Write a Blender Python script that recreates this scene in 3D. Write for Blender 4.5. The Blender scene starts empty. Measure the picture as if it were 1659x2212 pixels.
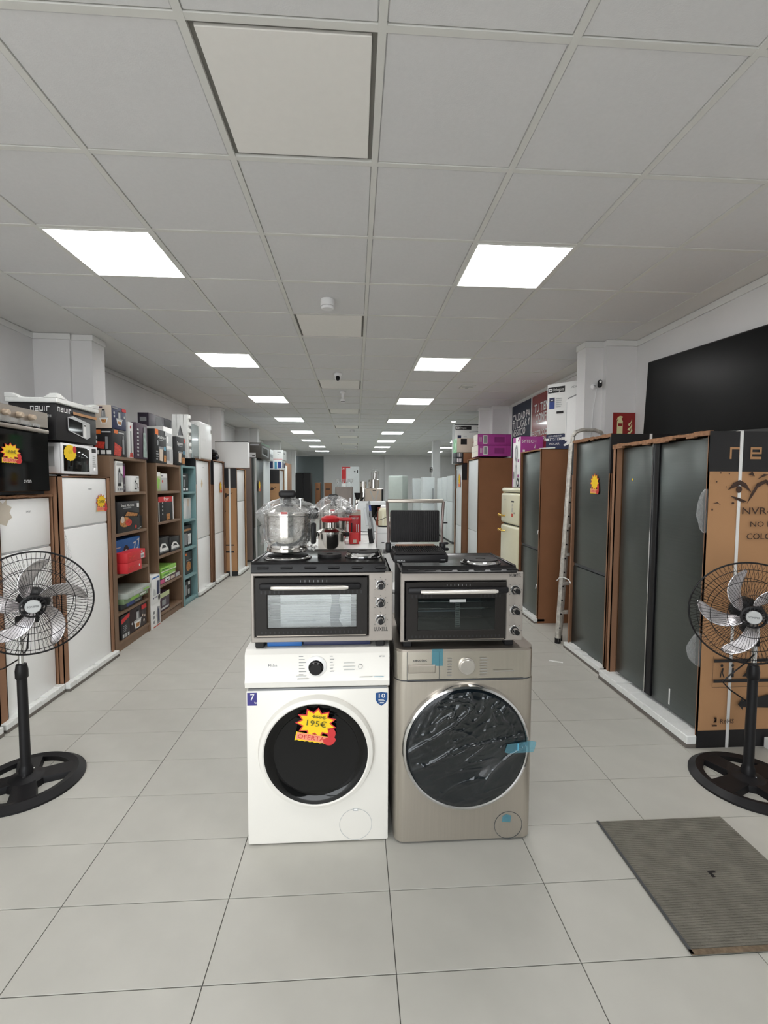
import bpy, bmesh, math, random
from mathutils import Vector, Matrix, noise
random.seed(7)
S = bpy.context.scene
COL = S.collection
PI = math.pi
# ------------------------------------------------------------------ camera, world, daylight, exposure
CP, CY, CR = 0.0602, 0.0608, -0.0038            # pitch down, yaw right, roll
fw = Vector((math.sin(CY) * math.cos(CP), math.cos(CY) * math.cos(CP), -math.sin(CP)))
rt = Vector((math.cos(CY), -math.sin(CY), 0))
dn = fw.cross(rt)
Rr = math.cos(CR) * rt + math.sin(CR) * dn
Dd = -math.sin(CR) * rt + math.cos(CR) * dn
cam = bpy.data.objects.new('camera', bpy.data.cameras.new('camera'))
COL.objects.link(cam)
cam.matrix_world = Matrix((Rr, -Dd, -fw)).transposed().to_4x4()
cam.location = (0, 0, 1.481)
cam.data.sensor_fit = 'VERTICAL'
cam.data.sensor_height = 36
cam.data.lens = 1001.34 / 2212 * 36
cam.data.clip_start = 0.05
S.camera = cam
w = bpy.data.worlds.new('overcast_sky')
S.world = w
w.use_nodes = True
w.node_tree.nodes['Background'].inputs[0].default_value = (0.93, 0.97, 1.0, 1)
w.node_tree.nodes['Background'].inputs[1].default_value = 5.0
pl = bpy.data.lights.new('shopfront_portal', 'AREA')
pl.shape = 'RECTANGLE'; pl.size = 3.0; pl.size_y = 2.45
pl.cycles.is_portal = True
po = bpy.data.objects.new('shopfront_portal', pl)
COL.objects.link(po)
po.location = (-1.2, -2.2, 1.23); po.rotation_euler = (PI / 2, 0, 0)
PANEL = 12.0                                        # emission of the lit ceiling panels
S.view_settings.view_transform = 'Standard'
S.view_settings.look = 'None'
S.view_settings.exposure = 0.38
S.view_settings.gamma = 1.0
S.view_settings.use_curve_mapping = False
S.cycles.use_denoising = True
S.cycles.max_bounces = 8
S.cycles.transparent_max_bounces = 16
S.cycles.caustics_reflective = False
S.cycles.caustics_refractive = False
S.cycles.sample_clamp_indirect = 6.0

# ------------------------------------------------------------------ materials
def lin(c):
    return tuple((v / 12.92 if v <= 0.04045 else ((v + 0.055) / 1.055) ** 2.4) for v in (x / 255.0 for x in c))
MATS = {}
def M(name, rgb, rough=0.5, metal=0.0, var=0.06, scale=9.0, bump=0.0, bscale=60.0, spec=0.5, stretch=None, coat=0.0):
    if name in MATS: return MATS[name]
    m = bpy.data.materials.new(name); m.use_nodes = True
    nt = m.node_tree; N = nt.nodes; L = nt.links
    b = N['Principled BSDF']
    b.inputs['Roughness'].default_value = rough
    b.inputs['Metallic'].default_value = metal
    b.inputs['Specular IOR Level'].default_value = spec
    b.inputs['Coat Weight'].default_value = coat
    tc = N.new('ShaderNodeTexCoord'); mp = N.new('ShaderNodeMapping')
    L.new(tc.outputs['Object'], mp.inputs['Vector'])
    if stretch: mp.inputs['Scale'].default_value = stretch
    nz = N.new('ShaderNodeTexNoise'); nz.inputs['Scale'].default_value = scale; nz.inputs['Detail'].default_value = 4
    L.new(mp.outputs[0], nz.inputs['Vector'])
    rp = N.new('ShaderNodeValToRGB')
    c = lin(rgb)
    rp.color_ramp.elements[0].position = 0.3; rp.color_ramp.elements[1].position = 0.7
    rp.color_ramp.elements[0].color = tuple(max(0, x * (1 - var)) for x in c) + (1,)
    rp.color_ramp.elements[1].color = tuple(min(1, x * (1 + var)) for x in c) + (1,)
    L.new(nz.outputs['Fac'], rp.inputs['Fac']); L.new(rp.outputs['Color'], b.inputs['Base Color'])
    if bump:
        n2 = N.new('ShaderNodeTexNoise'); n2.inputs['Scale'].default_value = bscale; n2.inputs['Detail'].default_value = 3
        L.new(mp.outputs[0], n2.inputs['Vector'])
        bp = N.new('ShaderNodeBump'); bp.inputs['Strength'].default_value = bump; bp.inputs['Distance'].default_value = 0.004
        L.new(n2.outputs['Fac'], bp.inputs['Height']); L.new(bp.outputs[0], b.inputs['Normal'])
    MATS[name] = m
    return m
def emit(name, rgb, s):
    m = bpy.data.materials.new(name); m.use_nodes = True
    nt = m.node_tree; nt.nodes.clear()
    e = nt.nodes.new('ShaderNodeEmission'); o = nt.nodes.new('ShaderNodeOutputMaterial')
    e.inputs[0].default_value = tuple(rgb) + (1,); e.inputs[1].default_value = s
    nt.links.new(e.outputs[0], o.inputs[0])
    return m
def film(name, opacity, rough, tint=(1, 1, 1), bump=0.0, bscale=40, haze=0.0, edge=0.6):
    """thin clear plastic sheet: mostly see-through, glossy, more so at grazing angles"""
    m = bpy.data.materials.new(name); m.use_nodes = True
    nt = m.node_tree; N = nt.nodes; L = nt.links; N.clear()
    o = N.new('ShaderNodeOutputMaterial'); mx = N.new('ShaderNodeMixShader')
    tr = N.new('ShaderNodeBsdfTransparent'); tr.inputs[0].default_value = tuple(tint) + (1,)
    gl = N.new('ShaderNodeBsdfPrincipled'); gl.inputs['Base Color'].default_value = (0.8, 0.82, 0.83, 1)
    gl.inputs['Roughness'].default_value = rough; gl.inputs['Metallic'].default_value = 1 - haze
    fr = N.new('ShaderNodeLayerWeight'); fr.inputs[0].default_value = 0.35
    mt = N.new('ShaderNodeMath'); mt.operation = 'MULTIPLY_ADD'; mt.use_clamp = True
    mt.inputs[1].default_value = edge; mt.inputs[2].default_value = opacity
    L.new(fr.outputs['Facing'], mt.inputs[0]); L.new(mt.outputs[0], mx.inputs[0])
    L.new(tr.outputs[0], mx.inputs[1]); L.new(gl.outputs[0], mx.inputs[2]); L.new(mx.outputs[0], o.inputs[0])
    if bump:
        tc = N.new('ShaderNodeTexCoord'); nz = N.new('ShaderNodeTexNoise'); nz.inputs['Scale'].default_value = bscale
        nz.inputs['Detail'].default_value = 5; nz.inputs['Distortion'].default_value = 1.5
        bp = N.new('ShaderNodeBump'); bp.inputs['Strength'].default_value = bump; bp.inputs['Distance'].default_value = 0.01
        L.new(tc.outputs['Object'], nz.inputs['Vector']); L.new(nz.outputs['Fac'], bp.inputs['Height'])
        L.new(bp.outputs[0], gl.inputs['Normal']); L.new(bp.outputs[0], fr.inputs['Normal'])
    MATS[name] = m
    return m
WALL = M('painted_wall', (223, 222, 222), 0.75, var=0.02, scale=3, bump=0.05, bscale=120)
WALLD = M('shade_grey_wall', (120, 128, 130), 0.75, var=0.03, scale=3)  # wall colour with shade put in: back recess, closed half of the front
TRIM = M('white_gypsum_trim', (226, 226, 224), 0.7, var=0.02, scale=4)
CEILM = M('ceiling_plaster', (228, 227, 224), 0.85, var=0.02, scale=4)
CTILE = M('mineral_ceiling_tile', (226, 226, 227), 0.9, var=0.015, scale=60, bump=0.12, bscale=200)
TBAR = M('white_grid_bar', (226, 226, 222), 0.6, var=0.01)
FTILE = M('grey_porcelain_tile', (190, 188, 180), 0.42, var=0.045, scale=5, bump=0.04, bscale=40, spec=0.4)
GROUT = M('dark_grout', (98, 96, 92), 0.9)
CARD = M('brown_cardboard', (146, 108, 82), 0.85, var=0.06, scale=6, bump=0.08, bscale=30)
CARDD = M('kraft_cardboard', (136, 92, 62), 0.85, var=0.05, scale=5)
CARDT = M('tan_carton_print', (180, 136, 96), 0.8, var=0.05, scale=4)
TORN = M('torn_cardboard_edge', (142, 104, 76), 0.95, var=0.25, scale=40, bump=0.4, bscale=80)
INK = M('black_print', (25, 24, 26), 0.5, var=0.08)
BRN = M('brown_print_ink', (66, 46, 36), 0.7, var=0.2, scale=50)
WHT = M('white_enamel', (250, 250, 249), 0.3, var=0.015, scale=3)
WHT2 = M('white_plastic', (238, 238, 239), 0.4, var=0.02, scale=5)
WASHW = M('washer_white_enamel', (236, 233, 226), 0.28, var=0.01, scale=3)
FOAM = M('white_polystyrene', (228, 229, 226), 0.9, var=0.03, scale=90, bump=0.25, bscale=220)
GAP = M('door_gap_shadow_grey', (70, 72, 74), 0.7)
INOX = M('dark_inox_door', (104, 109, 107), 0.3, 0.92, var=0.04, scale=4, stretch=(1, 1, 40))
INOXL = M('brushed_steel', (168, 160, 151), 0.36, 0.9, var=0.05, scale=6, stretch=(2, 2, 60))
WASHS = M('silver_washer_paint', (180, 173, 162), 0.34, 0.75, var=0.03, scale=4, stretch=(40, 40, 1))
STEEL = M('polished_steel', (206, 202, 196), 0.14, 1.0, var=0.03, scale=8)
CHROME = M('chrome', (220, 220, 220), 0.08, 1.0, var=0.01)
SILV = M('oven_silver_paint', (160, 153, 146), 0.42, 0.35, var=0.02, scale=30)
BLK = M('black_plastic', (21, 20, 22), 0.45, var=0.1, spec=0.3)
BLKG = M('black_gloss_enamel', (18, 17, 18), 0.2, var=0.1, spec=0.35)
BLKM = M('matte_black_iron', (30, 28, 29), 0.6, var=0.15, scale=60, bump=0.1, bscale=150, spec=0.3)
DGLASS = M('dark_glass', (13, 13, 13), 0.05, var=0.1, spec=0.32)
OGLASS = M('black_oven_glass', (24, 28, 28), 0.10, var=0.1, coat=0.4)
YEL = M('yellow_price_card', (246, 206, 20), 0.6, var=0.02)
RED = M('red_price_print', (206, 50, 52), 0.6, var=0.03)
PINK = M('pink_price_band', (240, 150, 120), 0.6, var=0.03)
PENC = M('pencil_writing', (96, 92, 40), 0.8)
WOOD = M('walnut_laminate', (122, 96, 74), 0.55, var=0.12, scale=7, stretch=(1, 1, 0.25), bump=0.05)
TEAL = M('teal_laminate', (122, 156, 158), 0.55, var=0.03)
NAVY = M('navy_print', (38, 46, 82), 0.5)
BLUE = M('blue_print', (36, 104, 178), 0.5, var=0.1)
BLUEM = M('mid_blue_print', (52, 72, 140), 0.5)
LBLUE = M('light_blue_tape', (86, 160, 190), 0.35)
ORNG = M('orange_print', (226, 116, 46), 0.5)
PURP = M('dark_purple_print', (66, 44, 62), 0.5, var=0.1)
MAG = M('magenta_carton', (172, 62, 150), 0.5, var=0.05, scale=5)
MAGD = M('magenta_dark_print', (134, 42, 116), 0.5)
GREY = M('grey_print', (140, 142, 144), 0.6, var=0.05)
LGREY = M('light_grey_print', (190, 192, 192), 0.6, var=0.04)
GRN = M('green_carton', (150, 204, 92), 0.5, var=0.06)
GRNT = M('green_bag_film', (110, 200, 130), 0.3, var=0.2, scale=25, bump=0.5)
WPR = M('white_print', (236, 236, 234), 0.5, var=0.01)
CREAM = M('cream_enamel', (226, 222, 192), 0.22, var=0.01, coat=0.4)
GOLD = M('brass_handle', (214, 176, 92), 0.2, 1.0)
CREDC = M('dark_red_sign', (142, 34, 32), 0.5)
POSTR = M('red_poster_print', (138, 34, 34), 0.22, var=0.02, coat=0.3)
POSTN = M('navy_poster_print', (34, 42, 62), 0.5, var=0.02, spec=0.3)
LUM = M('pale_luminous_print', (226, 222, 168), 0.5)
ALU = M('worn_aluminium', (198, 194, 186), 0.45, 0.55, var=0.25, scale=30)
MATM = M('grey_ribbed_mat', (118, 114, 104), 0.95, var=0.18, scale=14, bump=0.6, bscale=260)
TVS = M('tv_screen_glass', (16, 17, 17), 0.3, var=0.1, spec=0.12)
FOOD = M('food_photo_print', (178, 120, 62), 0.5, var=0.6, scale=60)
FOODR = M('red_food_print', (200, 60, 44), 0.5, var=0.4, scale=60)
BEIGE = M('beige_carton', (206, 192, 176), 0.7, var=0.03)
GREYG = M('grey_brown_fridge_side', (128, 116, 110), 0.5, var=0.04)
MINT = M('pale_green_cabinet', (200, 207, 201), 0.45, var=0.02)
WHTC = M('cool_white_cabinet', (222, 226, 227), 0.4, var=0.02)
GLSP = M('grey_glass_panel', (150, 160, 160), 0.15, var=0.08, coat=0.3)
PAPER = M('white_paper', (244, 244, 241), 0.7)
FILM = film('clear_wrap_film', 0.13, 0.14, bump=1.0, bscale=38, haze=0.2)
FILM2 = film('clear_door_film', 0.038, 0.07, bump=0.1, bscale=30, haze=0.0, edge=0.22)
BAGF = film('milky_bag_film', 0.09, 0.35, bump=0.5, bscale=30, haze=0.8)
TAPE = film('blue_tape_film', 0.3, 0.3, tint=(0.45, 0.8, 0.95), haze=0.9)
TAPE.node_tree.nodes['Principled BSDF'].inputs['Base Color'].default_value = (0.16, 0.38, 0.47, 1)
CLEAR = film('clear_plastic_dome', 0.08, 0.08)
LIT = emit('lit_panel_diffuser', (1.0, 0.993, 0.985), PANEL)
LITC = emit('cool_white_panel_diffuser', (0.93, 1.0, 1.0), PANEL * 1.1)

# ------------------------------------------------------------------ mesh builder
class MB:
    def __init__(s): s.bm = bmesh.new(); s.m = []
    def mi(s, mat):
        if mat not in s.m: s.m.append(mat)
        return s.m.index(mat)
    def raw(s, vs, fs, mat, T=None):
        v = [s.bm.verts.new(T @ Vector(p) if T else p) for p in vs]
        k = s.mi(mat); out = []
        for f in fs:
            try:
                q = s.bm.faces.new([v[i] for i in f]); q.material_index = k; q.smooth = True; out.append(q)
            except ValueError: pass
        return v, out
    def box(s, x0, x1, y0, y1, z0, z1, mat, bev=0.0, seg=2, T=None):
        vs = [(x, y, z) for x in (x0, x1) for y in (y0, y1) for z in (z0, z1)]
        v, f = s.raw(vs, [(0, 1, 3, 2), (4, 6, 7, 5), (0, 4, 5, 1), (2, 3, 7, 6), (0, 2, 6, 4), (1, 5, 7, 3)], mat, T)
        if bev > 0:
            ed = list({e for q in f for e in q.edges})
            r = bmesh.ops.bevel(s.bm, geom=ed, offset=min(bev, abs(x1 - x0) * .49, abs(y1 - y0) * .49, abs(z1 - z0) * .49), segments=seg, affect='EDGES', profile=0.5)
            k = s.mi(mat)
            for q in r['faces']: q.material_index = k; q.smooth = True
        return s
    def lathe(s, prof, mat, c=(0, 0, 0), seg=32, T=None):
        c = Vector(c); vs = []; fs = []; idx = []
        for r, z in prof:
            if r < 1e-6:
                idx.append([len(vs)]); vs.append(c + Vector((0, 0, z)))
            else:
                idx.append(list(range(len(vs), len(vs) + seg)))
                vs += [c + Vector((r * math.cos(2 * PI * i / seg), r * math.sin(2 * PI * i / seg), z)) for i in range(seg)]
        for a, b in zip(idx, idx[1:]):
            for i in range(seg):
                j = (i + 1) % seg
                if len(a) == 1 and len(b) == 1: continue
                if len(a) == 1: fs.append((a[0], b[j], b[i]))
                elif len(b) == 1: fs.append((a[i], a[j], b[0]))
                else: fs.append((a[i], a[j], b[j], b[i]))
        s.raw(vs, fs, mat, T); return s
    def cyl(s, c, r, h, mat, seg=24, T=None, r2=None):
        return s.lathe([(0, 0), (r, 0), (r if r2 is None else r2, h), (0, h)], mat, c, seg, T)
    def tube(s, pts, r, mat, seg=8, closed=False, T=None):
        pts = [Vector(p) for p in pts]; n = len(pts); rings = []; vs = []; fs = []
        up = Vector((0.13, 0.31, 0.94)).normalized()
        for i, p in enumerate(pts):
            a = pts[(i - 1) % n] if (closed or i > 0) else p
            b = pts[(i + 1) % n] if (closed or i < n - 1) else p
            t = (b - a).normalized()
            u = t.cross(up)
            if u.length < 1e-4: u = t.cross(Vector((1, 0, 0)))
            u.normalize(); v = u.cross(t)
            rr = r[i] if isinstance(r, (list, tuple)) else r
            rings.append([len(vs) + k for k in range(seg)])
            vs += [p + rr * (math.cos(2 * PI * k / seg) * u + math.sin(2 * PI * k / seg) * v) for k in range(seg)]
        for i in range(n if closed else n - 1):
            a, b = rings[i], rings[(i + 1) % n]
            fs += [(a[k], a[(k + 1) % seg], b[(k + 1) % seg], b[k]) for k in range(seg)]
        if not closed: fs += [tuple(reversed(rings[0])), tuple(rings[-1])]
        s.raw(vs, fs, mat, T); return s
    def prism(s, poly, z0, z1, mat, T=None):
        n = len(poly)
        vs = [(x, y, z0) for x, y in poly] + [(x, y, z1) for x, y in poly]
        fs = [tuple(reversed(range(n))), tuple(range(n, 2 * n))] + [(i, (i + 1) % n, n + (i + 1) % n, n + i) for i in range(n)]
        s.raw(vs, fs, mat, T); return s
    def sph(s, c, rx, ry, rz, mat, seg=20, rings=10, T=None):
        X = Matrix.Translation(c) @ Matrix.Diagonal((rx, ry, rz, 1))
        if T: X = T @ X
        return s.lathe([(math.sin(PI * i / rings), -math.cos(PI * i / rings)) for i in range(rings + 1)], mat, (0, 0, 0), seg, X)
    def grid(s, nx, ny, fn, mat, wrap=False, T=None):
        vs = [fn(i / nx, j / ny) for j in range(ny + 1) for i in range(nx + (0 if wrap else 1))]
        W = nx if wrap else nx + 1; fs = []
        for j in range(ny):
            for i in range(nx):
                k = (i + 1) % W if wrap else i + 1
                fs.append((j * W + i, j * W + k, (j + 1) * W + k, (j + 1) * W + i))
        s.raw(vs, fs, mat, T); return s
    def done(s, name, parent=None, loc=None, rz=0, sharp=35, **p):
        me = bpy.data.meshes.new(name)
        bmesh.ops.recalc_face_normals(s.bm, faces=s.bm.faces[:]) if not p.pop('keep', False) else None
        s.bm.to_mesh(me); s.bm.free()
        for m in s.m: me.materials.append(m)
        me.set_sharp_from_angle(angle=math.radians(sharp))
        o = bpy.data.objects.new(name, me); COL.objects.link(o)
        if parent: o.parent = parent
        if loc: o.location = loc
        o.rotation_euler = (0, 0, rz)
        for k, v in p.items():
            if v: o[k] = v
        return o
def thing(name, label, cat, loc=(0, 0, 0), rz=0, group=None):
    o = bpy.data.objects.new(name, None); COL.objects.link(o)
    o.location = loc; o.rotation_euler = (0, 0, rz); o.empty_display_size = 0.1
    o['label'] = label; o['category'] = cat
    if group: o['group'] = group
    return o
def link(me, name, parent=None, loc=(0, 0, 0), rot=(0, 0, 0), **p):
    o = bpy.data.objects.new(name, me); COL.objects.link(o); o.parent = parent
    o.location = loc; o.rotation_euler = rot
    for k, v in p.items(): o[k] = v
    return o
_TXT = {}
def glyphs(txt, bold=0):
    """triangles of a line of text, height 1, left aligned"""
    if (txt, bold) not in _TXT:
        cu = bpy.data.curves.new('lettering', 'FONT'); cu.body = txt; cu.size = 1.4; cu.resolution_u = 2; cu.offset = bold
        ob = bpy.data.objects.new('lettering', cu)
        me = bpy.data.meshes.new_from_object(ob)
        vs = [tuple(v.co) for v in me.vertices]; fs = [tuple(p.vertices) for p in me.polygons]
        bpy.data.objects.remove(ob); bpy.data.curves.remove(cu); bpy.data.meshes.remove(me)
        x0 = min(v[0] for v in vs) if vs else 0; x1 = max(v[0] for v in vs) if vs else 1
        _TXT[txt, bold] = ([(x - x0, y) for x, y, z in vs], fs, x1 - x0)
    return _TXT[txt, bold]
def prints(parent, name, O, U, V, items, e0=0.0009):
    """flat print lying on a face: items in 0..1 face coordinates, stacked in thin layers"""
    O, U, V = Vector(O), Vector(U), Vector(V); W, H = U.length, V.length
    u, v = U / W, V / H; n = u.cross(v); b = MB()
    for k, it in enumerate(items):
        off = n * (e0 + 0.0004 * k); c = it[0]
        P = lambda a, bb: O + U * a + V * bb + off
        if c == 'r': b.raw([P(it[1], it[2]), P(it[3], it[2]), P(it[3], it[4]), P(it[1], it[4])], [(0, 1, 2, 3)], it[5])
        elif c == 'p': b.raw([P(*q) for q in it[1]], [tuple(range(len(it[1])))], it[2])
        elif c == 'e':
            _, cu, cv, rx, ry, mt = it
            b.raw([O + U * cu + V * cv + u * rx * math.cos(t * PI / 10) + v * ry * math.sin(t * PI / 10) + off for t in range(20)], [tuple(range(20))], mt)
        elif c == 't':
            _, txt, tu, tv, h, mt = it[:6]
            vs, fs, wd = glyphs(txt, .022 if h > .06 else .006); sx = h
            if len(it) > 6: sx = min(h * 1.6, it[6] / wd)
            b.raw([O + U * tu + V * tv + u * x * sx + v * y * h + off for x, y in vs], fs, mt)
    return b.done(name, parent, keep=True)
def face(f, w, d, h):
    return {'-y': ((-w / 2, -d / 2, 0), (w, 0, 0), (0, 0, h)), '+x': ((w / 2, -d / 2, 0), (0, d, 0), (0, 0, h)),
            '-x': ((-w / 2, d / 2, 0), (0, -d, 0), (0, 0, h)), '+z': ((-w / 2, -d / 2, h), (w, 0, 0), (0, d, 0)),
            '+y': ((w / 2, d / 2, 0), (-w, 0, 0), (0, 0, h))}[f]
def carton(name, label, cat, x0, x1, y0, y1, z0, z1, mat, pr=None, rz=0, group=None, bev=0.004, tape=None):
    w, d, h = x1 - x0, y1 - y0, z1 - z0
    b = MB().box(-w / 2, w / 2, -d / 2, d / 2, 0, h, mat, bev)
    o = b.done(name, None, ((x0 + x1) / 2, (y0 + y1) / 2, z0), rz, label=label, category=cat, group=group)
    for f, it in (pr or {}).items():
        prints(o, {'-y': 'side_print', '+x': 'front_print', '-x': 'front_print', '+z': 'top_print', '+y': 'back_print'}[f], *face(f, w, d, h), it)
    return o
def bars(u0, v0, u1, v1, mat, n=9, seed=1):
    r = random.Random(seed); out = []; x = u0
    for i in range(n):
        wv = (u1 - u0) / n * r.uniform(0.3, 0.75); out.append(('r', x, v0, x + wv, v1, mat)); x += (u1 - u0) / n
    return out
def lines(u0, v0, u1, v1, n, mat, seed=1):
    r = random.Random(seed); st = (v1 - v0) / n
    return [('r', u0, v0 + i * st, u0 + (u1 - u0) * r.uniform(0.6, 1), v0 + i * st + st * 0.45, mat) for i in range(n)]
def kettle_pic(u, v, w, h, body=None, dark=None):
    body, dark = body or GREY, dark or INK
    return [('p', [(u + .2 * w, v), (u + .7 * w, v), (u + .66 * w, v + .75 * h), (u + .26 * w, v + .75 * h)], body),
            ('p', [(u + .14 * w, v), (u + .76 * w, v), (u + .74 * w, v + .14 * h), (u + .17 * w, v + .14 * h)], dark),
            ('p', [(u + .26 * w, v + .75 * h), (u + .66 * w, v + .75 * h), (u + .56 * w, v + .92 * h), (u + .36 * w, v + .92 * h)], dark),
            ('r', u + .42 * w, v + .92 * h, u + .5 * w, v + h, dark),
            ('p', [(u + .66 * w, v + .7 * h), (u + .98 * w, v + .6 * h), (u + .9 * w, v + .2 * h), (u + .82 * w, v + .2 * h), (u + .86 * w, v + .55 * h), (u + .67 * w, v + .6 * h)], dark),
            ('p', [(u + .27 * w, v + .5 * h), (u + .1 * w, v + .72 * h), (u + .27 * w, v + .68 * h)], body),
            ('r', u + .36 * w, v + .16 * h, u + .42 * w, v + .7 * h, WPR)]
def chopper_pic(u, v, w, h):
    return [('p', [(u + .18 * w, v), (u + .82 * w, v), (u + w, v + .38 * h), (u, v + .38 * h)], WPR),
            ('p', [(u + .3 * w, v + .06 * h), (u + .72 * w, v + .06 * h), (u + .8 * w, v + .28 * h), (u + .2 * w, v + .28 * h)], FOOD),
            ('r', u - .05 * w, v + .38 * h, u + 1.05 * w, v + .46 * h, LGREY),
            ('p', [(u + .24 * w, v + .46 * h), (u + .76 * w, v + .46 * h), (u + .7 * w, v + .9 * h), (u + .3 * w, v + .9 * h)], GREY),
            ('r', u + .4 * w, v + .5 * h, u + .47 * w, v + .86 * h, WPR),
            ('r', u + .34 * w, v + .9 * h, u + .66 * w, v + h, INK)]

def maker_logo(u, v, w, h, mat, gap=.45):
    """wide round-cornered lettering n e v i r built from strokes; w is the width of one letter, h its height (face units)"""
    p = w * (1 + gap); a, b = w * .17, h * .2; o = []
    r = lambda x, x0, y0, x1, y1: o.append(('r', u + x + x0, v + y0, u + x + x1, v + y1, mat))
    r(0, 0, 0, a, h); r(0, 0, h - b, w, h); r(0, w - a, 0, w, h)
    r(p, 0, 0, a, h); r(p, 0, h - b, w, h); r(p, 0, 0, w, b); r(p, 0, h * .42, w, h * .42 + b * .8); r(p, w - a, h * .42, w, h)
    r(2 * p, 0, 0, a, h); r(2 * p, 0, 0, w, b); r(2 * p, w - a, 0, w, h)
    r(3 * p, 0, 0, a, h); q = p * .5
    r(3 * p + q, 0, 0, a, h); r(3 * p + q, 0, h - b, w * .9, h)
    return o

# ------------------------------------------------------------------ the setting
CH = 2.858
XL, XR, YB = -2.97, 2.69, 22.6
def struct(name, b, **p):
    return b.done(name, None, kind='structure', **p)
# floor: dark joint bed, single tiles as parts as far as they can be told apart, joined field beyond
FX, FY, FW, FD = -1.0285, 1.601, 0.5758, 0.2888
floor = struct('floor', MB().box(-3.2, 9.3, -2.3, YB + .3, -0.06, -0.004, GROUT))
tb = MB().box(0.0014, FW - 0.0014, 0.0014, FD - 0.0014, -0.004, 0, FTILE, 0.0008, 1)
t0 = tb.done('floor_tile', floor, (FX, FY, 0)); FM = t0.data
for j in range(-5, 19):
    for i in range(-4, 7):
        if (i, j) == (0, 0): continue
        link(FM, 'floor_tile', floor, (FX + i * FW, FY + j * FD, 0))
b = MB()
for j in range(-14, 73):
    for i in range(-4, 18):
        if -5 <= j < 19 and i < 7: continue
        if i >= 7 and j < 19: continue
        x, y = FX + i * FW, FY + j * FD
        if y > YB: continue
        b.raw([(x + .0014, y + .0014, 0), (x + FW - .0014, y + .0014, 0), (x + FW - .0014, y + FD - .0014, 0), (x + .0014, y + FD - .0014, 0)], [(0, 1, 2, 3)], FTILE)
b.done('far_floor_tiling', floor, kind='stuff', keep=True)
# ceiling: plaster soffit, single mineral tiles, grid bars, border bands
CX, CYY, CM = -0.5197, 1.4869, 0.6
ceil = struct('ceiling', MB().box(-3.2, 9.3, -2.3, YB + .3, CH + .03, CH + .12, CEILM))
lights = {(-2, 2 + 4 * k) for k in range(-1, 8)} | {(2, 2 + 4 * k) for k in range(-1, 8)} | {(6, 2 + 4 * k) for k in range(4, 8)}
hatches = {(0, 4 * k) for k in range(0, 9)}
ct = MB().box(0.014, CM - 0.014, 0.014, CM - 0.014, CH + .002, CH + .016, CTILE, 0.004, 1)
c0 = ct.done('ceiling_tile', ceil, (CX - 3 * CM, CYY - 1 * CM, 0)); CMX = c0.data
far = MB()
for q in range(-5, 35):
    for i in range(-3, 15):
        if (i, q) in lights or (i, q) in hatches or (i, q) == (-3, -1): continue
        if i > 4 and q < 14: continue
        x, y = CX + i * CM, CYY + q * CM
        if -1 <= q < 15 and i < 5: link(CMX, 'ceiling_tile', ceil, (x, y, 0))
        else: far.box(x + .014, x + CM - .014, y + .014, y + CM - .014, CH + .002, CH + .016, CTILE)
far.done('far_ceiling_tiling', ceil, kind='stuff')
b = MB()
for i in range(-3, 6):
    b.box(CX + i * CM - .013, CX + i * CM + .013, -2.3, YB, CH - .002, CH + .03, TBAR)
for i in range(6, 16):
    b.box(CX + i * CM - .013, CX + i * CM + .013, 9.9, YB, CH - .002, CH + .03, TBAR)
b.done('long_grid_bar', ceil, kind='stuff')
b = MB()
for q in range(-5, 36):
    b.box(CX - 3 * CM, CX + (5 if q < 14 else 15) * CM, CYY + q * CM - .012, CYY + q * CM + .012, CH - .001, CH + .029, TBAR)
b.done('cross_grid_bar', ceil, kind='stuff')
b = MB().box(XL, CX - 3 * CM - .013, -2.3, YB, CH, CH + .03, CEILM).box(CX + 5 * CM + .013, XR, -2.3, 9.9, CH, CH + .03, CEILM)
b.done('border_band', ceil)
# walls
struct('wall_left', MB().box(XL - .15, XL, -2.3, YB, 0, CH + .03, WALL))
struct('wall_right', MB().box(XR, XR + .15, -2.3, 8.28, 0, CH + .03, WALL))
struct('wall_back', MB().box(-1.55, 9.3, YB, YB + .15, 0, CH + .03, WALL).box(-3.1, -1.55, YB + .1, YB + .25, 0, CH + .03, WALLD))  # left part darker in colour for the shade of its recess
struct('wall_side_annex', MB().box(9.0, 9.15, 8.28, YB, 0, CH + .03, WALL).box(XR + .15, 9.15, 8.13, 8.28, 0, CH + .03, WALL))
struct('wall_front', MB().box(XL, -2.7, -2.3, -2.1, 0, CH + .03, WALL).box(.3, XR, -2.3, -2.1, 0, CH + .03, WALLD).box(-2.7, .3, -2.3, -2.1, 2.5, CH + .03, WALL)  # unseen; closed dark right half added to keep the right oven window dim
       .box(-1.26, -1.18, -2.28, -2.12, 0, 2.5, GREY))
struct('street_pavement', MB().box(-9, 9, -14, -2.3, -.2, -.07, M('pale_street_paving', (196, 192, 186), 0.8, var=0.06, scale=2)))
def pier(name, x0, x1, xm, yA, yB2, y1, left):
    """wall pier with a stepped front and a pale plaster band under the ceiling"""
    b = MB()
    if left: b.box(x0, xm, yA, y1, 0, CH + .02, WALL).box(xm, x1, yB2, y1, 0, CH + .02, WALL)
    else: b.box(xm, x1, yB2, y1, 0, CH + .02, WALL).box(x0, xm, yA, y1, 0, CH + .02, WALL)
    o = struct(name, b)
    t = MB(); e = .014; zz = (CH - .055, CH - .004)
    ya, yb = (yA, yB2)
    if left:
        t.box(x0, xm + e, ya - e, ya, *zz, TRIM).box(xm, x1 + e, yb - e, yb, *zz, TRIM).box(x1, x1 + e, yb, y1, *zz, TRIM)
    else:
        t.box(x0 - e, xm, ya - e, ya, *zz, TRIM).box(xm - e, x1, yb - e, yb, *zz, TRIM).box(x0 - e, x0, ya, y1, *zz, TRIM)
    t.done('plaster_band', o)
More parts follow.
